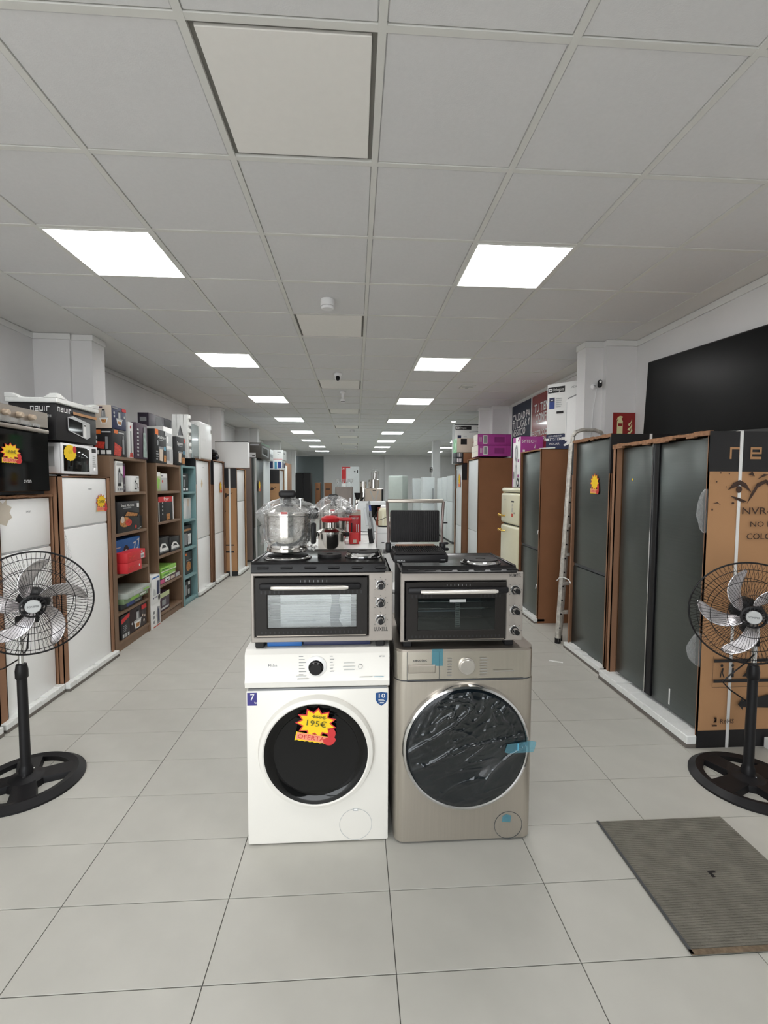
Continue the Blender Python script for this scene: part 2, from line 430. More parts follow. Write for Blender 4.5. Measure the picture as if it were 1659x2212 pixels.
pier('wall_pier_left_front', XL, -2.457, -2.645, 4.54, 4.567, 4.78, True)
pier('wall_pier_left_middle', XL, -2.437, -2.638, 8.53, 8.65, 8.85, True)
pier('wall_pier_left_rear', XL, -2.461, -2.64, 11.7, 11.85, 12.1, True)
pier('wall_pier_left_fourth', XL, -2.457, -2.64, 15.2, 15.25, 15.5, True)
pier('wall_pier_left_last', XL, -2.48, -2.64, 19.24, 19.3, 19.6, True)
pier('wall_pier_right_front', 2.214, XR, 2.39, 4.43, 4.368, 4.60, False)
pier('wall_pier_right_rear', 2.214, XR, 2.40, 8.28, 8.1, 8.35, False)
struct('wall_column_right', MB().box(2.456, 2.69, 14.75, 15.0, 0, CH + .02, WALL))
struct('wall_pier_back', MB().box(1.4, 1.64, YB - .2, YB, 0, CH + .02, WALL))
struct('trim_left', MB().box(XL, XL + .014, -2.1, 4.54, CH - .055, CH - .004, TRIM).box(XL, XL + .014, 4.78, 8.53, CH - .055, CH - .004, TRIM).box(XL, XL + .014, 8.85, 22, CH - .055, CH - .004, TRIM))
struct('trim_right', MB().box(XR - .014, XR, -2.1, 4.366, CH - .055, CH - .004, TRIM).box(XR - .014, XR, 4.6, 8.1, CH - .04, CH - .004, TRIM))
struct('trim_back', MB().box(-2.9, 9, YB - .014, YB, CH - .06, CH - .004, TRIM))
# lit ceiling panels and unlit recessed hatches
ORD = ['overhead', 'first', 'second', 'third', 'fourth', 'fifth', 'sixth', 'seventh', 'eighth']
pf = MB()
for a in ((.012, .588, .012, .022), (.012, .588, .578, .588), (.012, .022, .022, .578), (.578, .588, .022, .578)): pf.box(*a, CH - .004, CH + .02, TBAR)
_o = pf.done('frame'); fme = _o.data; bpy.data.objects.remove(_o)
def diffuser(m):
    o = MB().box(.022, .578, .022, .578, CH - .002, CH + .012, m).done('diffuser'); d = o.data; bpy.data.objects.remove(o); return d
dme, dmc = diffuser(LIT), diffuser(LITC)
for i, side in ((-2, 'left'), (2, 'right')):
    for k in range(0, 9):
        lab = f'glowing square ceiling light, {ORD[k]} of the {side} row counted from the entrance' if k else f'glowing square ceiling light of the {side} row, nearest the entrance overhead'
        t = thing('ceiling_light', lab, 'ceiling light', (CX + i * CM, CYY + (4 * k - 2) * CM, 0), 0, 'square ceiling lights')
        link(fme, 'frame', t); link(dme if k < 4 else dmc, 'diffuser', t)
for k in range(4, 8):
    t = thing('ceiling_light', f'glowing square ceiling light in the side annex beyond the boxes, {ORD[k - 3]} from the front', 'ceiling light', (CX + 6 * CM, CYY + (2 + 4 * k) * CM, 0), 0, 'square ceiling lights')
    link(fme, 'frame', t); link(dmc, 'diffuser', t)
HGAP = M('hatch_shadow_gap', (128, 126, 122), 0.8)
HPAN = M('hatch_panel', (246, 244, 240), 0.6, var=0.01, scale=30)
hf = MB()
for a in ((.013, .587, .013, .03), (.013, .587, .57, .587), (.013, .03, .03, .57), (.57, .587, .03, .57)): hf.box(*a, CH + .012, CH + .03, HGAP)
_o = hf.done('frame'); hme = _o.data; bpy.data.objects.remove(_o)
hp = MB().box(.03, .57, .03, .57, CH + .002, CH + .02, HPAN, .002, 1)
_o = hp.done('panel'); pme = _o.data; bpy.data.objects.remove(_o)
for k in range(0, 9):
    t = thing('ceiling_hatch', f'unlit white recessed ceiling panel with grey edge, {ORD[k + 1] if k < 8 else "last"} along the centre line', 'ceiling panel', (CX, CYY + 4 * k * CM, 0), 0, 'unlit panels along the centre of the ceiling')
    link(hme, 'frame', t); link(pme, 'panel', t)

# ------------------------------------------------------------------ builders for the goods
def sticker(parent, O, U, V, price, tilt=0.0, old=None, plain=False):
    """starburst price card standing a little proud of what it is stuck on (U, V: unit axes times size)"""
    O, U, V = Vector(O), Vector(U), Vector(V)
    if tilt:
        c, s_ = math.cos(tilt), math.sin(tilt)
        U, V = U * c + V * s_ * (U.length / V.length), V * c - U * s_ * (V.length / U.length)
    def star(rx, ry, cx, cy, n=11, ins=.70):
        return [(cx + (rx if k % 2 == 0 else rx * ins) * math.cos(PI / 2 + k * PI / n), cy + (ry if k % 2 == 0 else ry * ins) * math.sin(PI / 2 + k * PI / n)) for k in range(2 * n)]
    it = [('p', star(.50, .44, .46, .6), RED), ('p', star(.44, .38, .46, .6), YEL)]
    wav = [(.02 + .06 * k, .05 + (.02 if k % 2 else 0)) for k in range(14)]
    it += [('p', wav + [(.84, .26), (.03, .30)], YEL), ('p', [(.05, .10), (.76, .08), (.78, .25), (.06, .29)], PINK),
           ('t', 'OFERTA', .08, .125, V.length * .12, RED, U.length * .64),
           ('e', .86, .36, U.length * .095, V.length * .15, RED), ('e', .82, .14, U.length * .13, V.length * .11, RED), ('e', .9, .2, U.length * .08, V.length * .09, RED)]
    if price: it.append(('t', price, .24, .52, V.length * .16, PENC, U.length * .46))
    if old: it += [('t', old, .36, .75, V.length * .08, PENC, U.length * .3), ('r', .34, .775, .68, .79, PENC)]
    return prints(parent, 'price_sticker', O, U, V, it, 0.004)
def frame_for(side, xf, yA, yB_):
    return ((xf, yA, 0), PI / 2) if side == 'L' else ((xf, yB_, 0), -PI / 2)
def fridge(label, side, xf, yA, yB_, H, splits, dmat, depth=.58, cartonm=None, lips=(.03, .02, .02), band=0.0, foot=.05, foamy=True, gap=0.012, torn=True, logo=None, sideprint=None, recess=.02, z0=None, name='refrigerator', sidem=None, grip=True, vsplit=None, group=None, logo_mat=None):
    """a fridge seen from the aisle, most of them still in a carton cut open at the front; local x runs left to right as seen, y goes back"""
    loc, rz = frame_for(side, xf, yA, yB_); W = yB_ - yA
    r = thing(name, label, 'refrigerator', loc, rz, group)
    l, rg, tp = lips if cartonm else (0, 0, 0)
    zb = foot if z0 is None else z0
    zt = H - (tp + .006 if cartonm else 0)
    body = MB().box(l + .006, W - rg - .006, recess + .062, depth - .01, zb - .01, zt - .004, sidem or WHT2 if not cartonm else WHT2, .004, 1)
    body.box(l + .012, W - rg - .012, recess + .05, recess + .064, zb, zt - .01, GAP)
    body.done('body', r)
    zs = [zb] + list(splits) + [zt]
    for a, c in zip(zs, zs[1:]):
        lo = a + (gap / 2 if a != zb else 0); hi = c - (gap / 2 if c != zt else 0)
        d = MB().box(l + .006, W - rg - .006, recess, recess + .05, lo, hi, dmat, .007, 2)
        if grip and a != zb: d.box(l + .02, W - rg - .02, recess + .004, recess + .045, lo - gap * .8, lo + .002, LGREY if dmat in (WHT, WHTC) else GAP)
        d.done('door', r)
    if cartonm:
        b = MB(); t = .006
        b.box(0, t, 0, depth, 0, H, cartonm).box(W - t, W, 0, depth, 0, H, cartonm).box(0, W, depth - t, depth, 0, H, cartonm).box(0, W, 0, depth, H - t, H, cartonm)
        b.box(0, l, 0, t, foot * .6, H, cartonm).box(W - rg, W, 0, t, foot * .6, H, cartonm)
        if l > .06: b.box(l - t, l, 0, recess + .03, foot * .6, H - tp, cartonm)
        b.done('carton', r)
        if torn:
            e = MB(); n = 14
            for k in range(n):
                h_ = tp * random.uniform(.7, 1.25)
                e.box(W * k / n, W * (k + 1) / n, -.003, t + .002, H - h_, H + random.uniform(.0, .006), TORN)
            e.done('torn_top_edge', r)
        if band:
            MB().box(-.001, .0, 0, depth, H - band, H + .001, INK).box(-.001, l, -.0015, .0, H - band, H, INK).done('black_carton_band', r)
            MB().box(W, W + .001, 0, depth, H - band, H + .001, INK).box(W - rg, W + .001, -.0015, .0, H - band, H, INK).done('black_carton_band', r)
    if foamy:
        f = MB(); n = 9; zt2 = foot + .004
        for k in range(n):
            f.box(W * k / n, W * (k + 1) / n, -.035, recess + .06, .018, zt2 + random.uniform(-.006, .008), FOAM, .003, 1)
        f.done('foam_base', r)
        MB().box(0.002, W - .002, -.038, depth - .02, 0, .02, M('carton_bottom_edge', (110, 104, 98), .8)).done('bottom_tray', r)
    else:
        MB().box(.01, W - .01, .03, depth - .03, 0, zb, GAP).done('plinth', r)
    if logo:
        prints(r, 'brand_mark', (W * .55, recess, zt - .09), (.09, 0, 0), (0, 0, .03), [('t', logo, 0, 0, .018, logo_mat or GREY)])
    if sideprint:
        if side == 'L': prints(r, 'carton_side_print', (0, depth, 0), (0, -depth, 0), (0, 0, H), sideprint)
        else: prints(r, 'carton_side_print', (W, 0, 0), (0, depth, 0), (0, 0, H), sideprint)
    return r
def shelf(label, yA, yB_, xf, H, zs, mat, near, far_, depth=.34, base=.09):
    r = thing('bookshelf', label, 'shelf', (xf, yA, 0), PI / 2); W = yB_ - yA
    MB().box(0, near, 0, depth, 0, H, mat, .002, 1).done('side_panel', r)
    MB().box(W - far_, W, 0, depth, 0, H, mat, .002, 1).done('side_panel', r)
    MB().box(near, W - far_, depth - .012, depth, 0, H, mat).done('back_panel', r)
    for z in zs + [H]:
        MB().box(near, W - far_, .002, depth - .012, z - .026, z, mat, .0015, 1).done('shelf_board', r)
    MB().box(near, W - far_, .012, .03, 0, base - .026, mat).done('plinth', r)
    return r

# ------------------------------------------------------------------ left row, from the entrance to the back
LX = -2.06
fridge('grey refrigerator at the left picture edge, mostly cut off behind the pedestal fan', 'L', -2.09, 2.14, 2.76, 1.39, [1.1], INOX, cartonm=CARD, lips=(.04, .03, .02))
fr1 = fridge('white two-door refrigerator in a brown carton carrying the built-in oven', 'L', LX - .03, 2.785, 3.335, 1.398, [1.053], WHT, cartonm=CARD, lips=(.065, .012, .012), logo='svan', recess=.012)
prints(fr1, 'glue_mark', (.08, .012, 1.22), (.1, 0, 0), (0, 0, .16), [('p', [(0, .1), (.5, 0), (.7, .2), (1, .3), (.8, .5), (1, .7), (.6, .8), (.6, 1), (.3, .85), (0, .95)], M('old_glue_stain', (206, 196, 180), .6))])
fr2 = fridge('white two-door refrigerator in a cut-open carton under the microwave', 'L', LX, 3.34, 4.03, 1.53, [1.157], WHT, cartonm=CARD, lips=(.055, .045, .006), torn=False, recess=.006, logo='nevir')
sticker(fr2, (.475, .004, 1.245), (.16, 0, 0), (0, 0, .145), '240€')
bag = MB()
def bagf(u, v):
    x = .03 + .2 * v * u ** .7 * (1 - .6 * v) + .02; z = 1.14 - .38 * v
    return (x + .006 * noise.noise((u * 4, v * 5, 1)), -.004 - .012 * abs(noise.noise((u * 6, v * 6, 3))), z)
bag.grid(14, 18, bagf, BAGF); bag.done('plastic_film', fr2)
# built-in oven on the first refrigerator
ov = thing('built_in_oven', 'black glass built-in oven with steel knob panel, standing on the carton of a refrigerator', 'oven', (LX, 2.66, 1.406), PI / 2)
MB().box(.005, .595, .03, .5, 0, .53, BLK, .004, 1).done('body', ov)
MB().box(0, .603, 0, .03, .02, .43, DGLASS, .004, 1).done('door', ov)
MB().box(0, .603, -.004, .03, .438, .538, INOXL, .004, 1).done('control_panel', ov)
kb = MB().lathe([(0, .03), (.014, .03), (.017, .026), (.019, 0), (.021, 0), (.021, -.002)], M('oven_knob', (188, 170, 150), .35, .4), (0, 0, 0), 20, Matrix.Rotation(PI / 2, 4, 'X'))
k0 = kb.done('knob', ov, (.213, -.004, .488))
for x in (.10, .325, .432): link(k0.data, 'knob', ov, (x, -.004, .488))
h = MB().box(.05, .545, -.045, -.03, .395, .42, INOXL, .005, 2).box(.07, .09, -.03, 0, .398, .416, INOXL).box(.505, .525, -.03, 0, .398, .416, INOXL)
h.done('handle', ov)
prints(ov, 'brand_mark', (.36, 0, .075), (.12, 0, 0), (0, 0, .03), [('t', 'svan', 0, 0, .028, LGREY)])
sticker(ov, (.175, 0, .185), (.17, 0, 0), (0, 0, .125), '180€')
fl = MB().grid(16, 5, lambda u, v: (.02 + .5 * u, -.006 - .006 * abs(noise.noise((u * 9, v * 3, 2))), .432 + .05 * v * (1 - .6 * u) + .004 * noise.noise((u * 7, v, 4))), BAGF)
fl.done('protective_film', ov)
# microwave, its neighbour carton and the foam piece above
mw = thing('microwave', 'white microwave with dark glass door and yellow price card on a white refrigerator', 'microwave', (LX - .005, 3.41, 1.537), PI / 2)
MB().box(0, .455, .012, .33, .008, .228, WHT2, .012, 2).done('body', mw)
MB().box(0, .352, 0, .013, .008, .228, WHT2, .005, 2).box(.018, .335, -.002, .004, .028, .21, DGLASS, .01, 2).done('door', mw)
MB().box(.352, .455, 0, .013, .008, .228, WHT2, .005, 2).done('control_panel', mw)
prints(mw, 'control_print', (.352, 0, .008), (.1, 0, 0), (0, 0, .22), [('r', .2, .78, .8, .92, INK)] + lines(.25, .2, .75, .7, 7, LGREY))
MB().cyl((0, 0, 0), .014, .012, WHT, 18, Matrix.Translation((.405, 0, .05)) @ Matrix.Rotation(PI / 2, 4, 'X')).done('knob', mw)
MB().box(-.001, 0, .05, .25, .06, .2, LGREY).done('side_vent', mw)
for x in (.03, .42):
    MB().cyl((x, .05, 0), .012, .01, BLK, 12).cyl((x, .28, 0), .012, .01, BLK, 12).done('foot', mw)
prints(mw, 'price_sticker', (.015, -.004, .10), (.15, 0, 0), (0, 0, .12), [('p', [(.5 + (.5 if k % 2 else .47) * math.cos(k * PI / 14), .5 + (.5 if k % 2 else .46) * math.sin(k * PI / 14)) for k in range(28)], YEL), ('e', .86, .72, .022, .026, RED), ('t', '60', .35, .45, .03, M('faded_pencil', (206, 180, 40), .8))])
carton('microwave_carton', 'black microwave carton with printed oven picture, lying on the white microwave under a foam lid', 'carton', -2.37, LX, 3.355, 3.85, 1.782, 2.03, INK, {
    '-y': maker_logo(.46, .77, .075, .14, WPR, .35) + [ ('t', 'NVR-6307 MD', .74, .6, .018, WPR, .055)],
    '+x': maker_logo(.04, .78, .052, .13, WPR, .35) + [('r', .38, .79, 1, .87, CARDT)] + [
        ('p', [(.24, .3), (.7, .12), (.8, .2), (.8, .62), (.38, .74), (.24, .68)], LGREY), ('p', [(.255, .32), (.6, .19), (.6, .59), (.255, .665)], DGLASS),
        ('p', [(.63, .18), (.69, .16), (.69, .56), (.63, .58)], WPR), ('r', .64, .5, .68, .55, INK), ('r', .95, .07, .985, .14, LGREY), ('r', .95, .2, .985, .3, GREY)]})
f = MB().box(-.172, .172, -.26, .26, 0, .034, FOAM, .005, 1)
for sx in (-1, 1):
    for sy in (-1, 1):
        for k in range(4):
            x1_, y1_ = sx * (.085 + .012 * k), sy * (.15 + .02 * k)
            f.box(min(sx * .172, x1_), max(sx * .172, x1_), min(sy * .26, y1_), max(sy * .26, y1_), .034 + .0075 * k, .034 + .0075 * (k + 1), FOAM)
f.done('packing_foam', None, (-2.215, 3.605, 2.031), label='white polystyrene packing lid with raised corners on the black microwave carton', category='packaging')
# first walnut shelf unit and the goods in and on it
shelf('walnut bookshelf with five open bays right behind the white refrigerators', 4.036, 4.725, LX, 1.712, [.092, .345, .682, 1.04, 1.40], WOOD, .068, .03)
SQ = [('r', .08 + .3 * k, .06, .3 + .3 * k, .2, WPR) for k in range(3)]
CH_A = {'-y': [('r', 0, .0, 1, 1, BEIGE)] + chopper_pic(.3, .2, .5, .62) + [('r', .04, .86, .5, .93, PURP)], '+x': chopper_pic(.32, .18, .4, .66) + [('r', .7, .84, 1, .98, RED), ('e', .15, .7, .012, .012, LGREY), ('e', .15, .55, .012, .012, LGREY), ('e', .85, .6, .012, .012, LGREY), ('r', .04, .88, .4, .95, GREY)]}
CH_B = {'-y': [('r', .1, .8, .4, .95, ORNG), ('r', .45, .85, .9, .9, LGREY), ('p', [(.1, .3), (.55, .25), (.6, .5), (.1, .52)], FOODR), ('r', .62, .25, .75, .7, GREY)] + SQ, '+x': [('r', .08, .84, .35, .97, ORNG), ('r', .4, .86, .8, .91, LGREY), ('p', [(.05, .02), (.55, .02), (.62, .35), (.1, .5)], FOODR), ('r', .66, .1, .8, .66, GREY), ('r', .7, .66, .76, .8, LGREY)]}
carton('blender_carton', 'dark blender carton with orange label on the first walnut shelf, below the chopper carton', 'carton', -2.225, LX, 4.10, 4.335, 1.7135, 1.944, INK, CH_B)
carton('chopper_carton', 'tall chopper carton with white jar picture, topmost of the pair on the first walnut shelf', 'carton', -2.205, LX, 4.09, 4.335, 1.9455, 2.138, NAVY, CH_A)
carton('mixer_carton', 'white hand-blender carton with red print standing next to the chopper pair', 'carton', -2.16, LX - .01, 4.40, 4.49, 1.7135, 2.04, WPR, {'-y': lines(.1, .35, .5, .62, 4, RED) + [('r', .62, .1, .74, .7, GREY), ('r', .1, .75, .6, .79, GREY)], '+x': [('r', .3, .1, .55, .75, GREY), ('p', [(.05, .02), (.9, .02), (.7, .15), (.2, .14)], FOODR), ('p', [(.4, .8), (.55, .86), (.4, .92), (.25, .86)], RED)]})
carton('juicer_carton', 'purple-black carton with a tall bottle picture, last on the first walnut shelf', 'carton', -2.22, LX + .01, 4.50, 4.735, 1.7135, 2.05, PURP, {'-y': [('r', .3, .1, .8, .9, INK)], '+x': [('r', .06, .08 + .1 * k, .2, .13 + .1 * k, LGREY) for k in range(8)] + [('p', [(.55, .05), (.9, .05), (.85, .75), (.6, .75)], M('bottle_print', (150, 168, 160), .3, var=.4, scale=20)), ('r', .66, .75, .8, .92, GREY)]})
carton('kettle_carton', 'white tall kettle carton in the top bay of the first walnut shelf', 'carton', -2.26, -2.07, 4.151, 4.277, 1.401, 1.672, WPR, {'+x': kettle_pic(.1, .2, .8, .6) + [('r', .1, .88, .9, .95, LGREY)] + [('r', .15 + .25 * k, .05, .3 + .25 * k, .13, GREY) for k in range(3)]})
carton('coffee_carton', 'dark purple carton behind the white kettle cartons in the top bay', 'carton', -2.34, -2.11, 4.282, 4.401, 1.401, 1.66, PURP, {'+x': [('r', .05 + .3 * (k % 3), .08 + .12 * (k // 3), .25 + .3 * (k % 3), .16 + .12 * (k // 3), GREY) for k in range(6)] + [('p', [(.5, .5), (.9, .5), (.85, .9), (.55, .9)], MAGD)]})
carton('coffee_pot_carton', 'small white carton with a moka pot picture in the top bay', 'carton', -2.25, -2.065, 4.406, 4.57, 1.401, 1.548, WPR, {'+x': kettle_pic(.32, .15, .45, .6, LGREY) + [('r', .75, .2, .85, .3, INK), ('r', .6, .85, .92, .92, LGREY)]})
carton('grill_carton', 'black panini grill carton with food picture in the second bay', 'carton', -2.29, -2.065, 4.153, 4.56, 1.041, 1.315, INK, {'+x': [('t', 'Snack Machine', .14, .83, .025, WPR, .24), ('r', .22, .77, .6, .8, GREY), ('r', .86, .78, .97, .92, WPR), ('p', [(.25, .5), (.9, .44), (.98, .58), (.36, .7)], BLKM), ('p', [(.3, .53), (.85, .48), (.9, .57), (.4, .66)], FOOD), ('e', .3, .33, .1, .045, FOOD), ('e', .45, .3, .06, .03, FOODR), ('e', .18, .42, .035, .03, BEIGE), ('e', .78, .12, .018, .018, FOODR), ('r', .86, .03, .98, .06, LGREY)]})
carton('toaster_carton', 'small dark carton to the right of the panini grill carton', 'carton', -2.28, -2.09, 4.57, 4.66, 1.041, 1.165, INK, {'+x': [('r', .3, .1, .8, .16, LGREY)]})
carton('cleaner_carton', 'large blue cleaner carton in the third bay of the first walnut shelf', 'carton', -2.34, -2.114, 4.18, 4.66, .684, .97, BLUE, {'+x': [('e', .42, .62, .05, .05, INK), ('e', .42, .55, .035, .03, WPR), ('p', [(.7, .82), (.82, .86), (.74, .5), (.7, .5), (.77, .8), (.7, .78)], WPR), ('p', [(.86, .9), (.97, .93), (.9, .55), (.86, .55), (.92, .87), (.86, .86)], WPR), ('e', .85, .36, .045, .075, WPR), ('e', .75, .14, .06, .032, LGREY), ('r', .02, .75, .2, .78, LGREY)]})
carton('red_appliance_carton', 'bright red carton with white sticker, lower one of the pair before the blue carton', 'carton', -2.11, -2.0, 4.163, 4.431, .683, .775, M('bright_red_carton', (212, 44, 52), .5), {'+x': lines(.1, .3, .5, .7, 3, FOODR) + [('e', .82, .5, .012, .012, WPR)]})
carton('red_appliance_carton', 'bright red carton with barcode, upper one of the pair before the blue carton', 'carton', -2.11, -2.0, 4.163, 4.51, .776, .865, M('bright_red_carton', (212, 44, 52), .5), {'+x': lines(.08, .3, .5, .7, 3, FOODR) + [('r', .72, .1, .92, .6, WPR), ('r', .74, .68, .82, .9, LGREY)] + bars(.74, .18, .9, .42, INK, 7)})
for k, (z0_, z1_, mt, lb) in enumerate([(.346, .40, M('dark_pan_carton', (44, 50, 52), .5), 'dark flat pan carton with a blue label, lowest in the fourth bay'), (.401, .45, M('sage_green_carton', (122, 146, 108), .5), 'sage green flat pan carton, middle of the pile in the fourth bay'), (.451, .497, M('pale_grey_carton', (172, 180, 172), .5), 'pale flat pan carton on top of the pile in the fourth bay')]):
    carton('pan_carton', lb, 'carton', -2.37, -2.08 + .03 * k, 4.185, 4.60 + .06 * min(k, 1), z0_, z1_, mt, {'+x': [('r', .25, .2, .6, .8, [BLUEM, GRN, LGREY][k]), ('r', .65, .3, .9, .6, [GREY, WPR, GRN][k])]})
carton('grinder_carton', 'narrow black carton with red band, left in the bottom bay', 'carton', -2.24, -2.063, 4.153, 4.302, .093, .304, INK, {'+x': [('p', [(0, .66), (1, .84), (1, 1), (0, .86)], RED)] + [('r', .1 + .3 * k, .05, .3 + .3 * k, .2, LGREY) for k in range(3)] + lines(.15, .3, .7, .6, 4, GREY)})
carton('big_chopper_carton', 'wide black chopper carton with white bowl picture in the bottom bay', 'carton', -2.36, -2.07, 4.312, 4.66, .093, .312, M('maroon_black_carton', (44, 28, 30), .5), {'+x': chopper_pic(.25, .08, .4, .8) + [('r', .68, .76, .98, .95, RED), ('e', .74, .5, .012, .012, BEIGE), ('e', .86, .44, .012, .012, BEIGE), ('e', .12, .4, .012, .012, LGREY), ('e', .8, .25, .014, .014, BEIGE)]})
vac = {'-y': [('r', .2, .2, .8, .8, LGREY)], '+x': [('r', .05, .9, .9, .95, BLUE), ('p', [(.55, .3), (.9, .3), (.95, .78), (.62, .8)], NAVY), ('p', [(.1, .3), (.45, .3), (.42, .5), (.2, .55)], LGREY)] + [('r', .08 + .2 * k, .2, .2 + .2 * k, .25, NAVY) for k in range(3)] + [('e', .82, .18, .024, .03, INK)]}
carton('vacuum_carton', 'white vacuum cleaner carton with grey vacuum picture, standing on the floor between the shelf units', 'carton', -2.24, -2.05, 4.735, 4.935, 0.0005, .25, WPR, {'-y': [('r', .1, .1, .9, .9, PAPER)], '+x': [('p', [(.6, .1), (.9, .12), (.92, .8), (.62, .84), (.5, .5)], GREY), ('p', [(.66, .2), (.84, .22), (.84, .72), (.68, .74)], NAVY)] + [('r', .1, .2 + .2 * k, .3, .32 + .2 * k, GREY) for k in range(3)] + [('r', .1, .04, .9, .08, FOODR)]}, bev=.003)
carton('vacuum_carton', 'white vacuum cleaner carton with dark blue picture, stacked upon another between the shelf units', 'carton', -2.24, -2.045, 4.732, 4.93, .251, .54, WPR, vac, bev=.003)
# second walnut shelf unit
shelf('walnut bookshelf with five open bays next to the teal shelf', 4.94, 5.62, LX - .001, 1.69, [.1, .398, .71, 1.07, 1.395], WOOD, .026, .045)
carton('espresso_carton', 'black espresso machine carton with orange corner label on the second walnut shelf', 'carton', -2.16, LX, 4.925, 5.22, 1.691, 2.042, INK, {'+x': [('r', .04, .84, .3, 1, ORNG), ('t', 'Machine', .25, .74, .035, WPR, .2), ('r', .3, .68, .7, .71, GREY), ('p', [(.35, .08), (.65, .06), (.68, .42), (.36, .45)], BEIGE), ('r', .3, .42, .75, .5, GREY), ('r', .72, .05, .92, .25, FOOD), ('r', .75, .4, .9, .52, LBLUE), ('e', .22, .6, .02, .03, GREY), ('r', .85, .86, .97, .98, LGREY)] + lines(.05, .1, .28, .4, 4, GREY)})
carton('fryer_carton', 'white and grey fryer carton behind the black espresso cartons', 'carton', -2.36, LX - .03, 5.225, 5.47, 1.691, 2.10, WPR, {'+x': [('r', 0, .05, 1, .42, LGREY), ('r', .1, .1, .6, .38, GREY), ('r', .05, .5, .9, .85, LGREY), ('e', .4, .66, .03, .04, WPR)]})
carton('espresso_carton', 'black espresso machine carton with white title on the teal shelf', 'carton', -2.22, LX + .005, 5.49, 5.755, 1.695, 2.02, INK, {'+x': [('t', 'Espresso', .1, .72, .035, WPR, .17), ('r', .15, .66, .7, .69, GREY), ('p', [(.2, .1), (.5, .08), (.55, .42), (.22, .45)], BEIGE), ('r', .15, .42, .7, .48, GREY), ('r', .62, .06, .92, .28, FOOD), ('r', .74, .4, .9, .52, LBLUE), ('r', .85, .82, .97, .96, FOODR)]})
carton('hood_carton', 'dark purple carton on the tall refrigerator, at the back behind the foam end piece', 'carton', -2.62, -2.49, 5.80, 6.5, 1.812, 2.33, M('dark_plum_carton', (46, 38, 52), .4), {'+x': [('p', [(.3, .72), (.6, .72), (.52, .96), (.26, .96)], GREY), ('r', .65, .75, .95, .95, INK)], '-y': [('r', .2, .8, .8, .9, GREY)]})
carton('tea_carton', 'pale green carton with white tag in the top bay of the second walnut shelf', 'carton', -2.24, -2.09, 4.985, 5.12, 1.396, 1.60, M('pale_olive_carton', (186, 196, 150), .5), {'+x': [('r', .1, .78, .9, 1, WPR), ('p', [(.1, .2), (.6, .1), (.9, .6), (.4, .7)], GRN)]})
carton('toaster_carton', 'white and grey appliance carton in the top bay of the second walnut shelf', 'carton', -2.3, -2.1, 5.13, 5.325, 1.396, 1.588, LGREY, {'+x': [('r', .05, .75, .95, .97, WPR), ('e', .3, .55, .015, .015, FOODR), ('r', .1, .82, .4, .9, GREY)]})
carton('fryer_carton', 'black fryer carton with red top band in the second bay of the second walnut shelf', 'carton', -2.34, -2.08, 5.02, 5.42, 1.071, 1.335, INK, {'+x': [('r', 0, .78, 1, 1, RED), ('t', 'fryer', .35, .84, .04, WPR, .14), ('r', 0, 0, .05, .8, WPR), ('r', .94, 0, 1, 1, WPR), ('r', .5, .03, .75, .28, FOOD)] + [('e', .25, .3 + .15 * k, .012, .012, LGREY) for k in range(4)]})
for k, lb in enumerate(('black steam iron carton with iron picture, nearer one in the third bay', 'black steam iron carton with iron picture, farther one in the third bay')):
    y = 5.03 + .27 * k
    carton('iron_carton', lb, 'carton', -2.28, -2.085 + .015 * k, y, y + .262, .711, .893 - .02 * k, INK, {'+x': [('p', [(.05, .2), (.95, .2), (.9, .3), (.6, .62), (.25, .66), (.05, .45)], WPR), ('p', [(.25, .38), (.72, .36), (.58, .52), (.3, .55)], INK), ('r', .04, .12, .96, .2, GREY)]})
carton('baby_care_carton', 'patterned pink and white carton under the green boxes in the fourth bay', 'carton', -2.36, -2.075, 5.0, 5.57, .399, .452, M('dark_mauve_carton', (82, 52, 70), .5), {'+x': [('r', .02, .1, .2, .9, M('pink_label', (206, 82, 130), .5)), ('r', .24, .15, .45, .95, WPR), ('r', .5, .2, .7, .8, BEIGE), ('r', .75, .1, .95, .9, LGREY), ('r', .3, .3, .4, .6, INK)]})
for k in range(2):
    carton('green_flat_carton', f'lime green flat carton, {"lower" if k == 0 else "upper"} one of a pair on the second walnut shelf', 'carton', -2.3, -2.08, 5.05, 5.46 + .0 * k, .4535 + .056 * k, .508 + .056 * k, GRN, {'+x': [('r', .02, .15, .98, .3, WPR), ('r', .1, .5, .5, .75, M('dark_green_print', (70, 130, 60), .5))]}, rz=.03 * (1 - 2 * k))
carton('radio_carton', 'dark purple carton with pale top in the bottom bay of the second walnut shelf', 'carton', -2.24, -2.08, 5.0, 5.25, .101, .30, PURP, {'+x': [('r', 0, .75, 1, 1, M('pale_olive_carton', (186, 196, 150), .5)), ('r', .1, .1, .9, .2, LGREY), ('r', .2, .3, .6, .6, GREY)]})
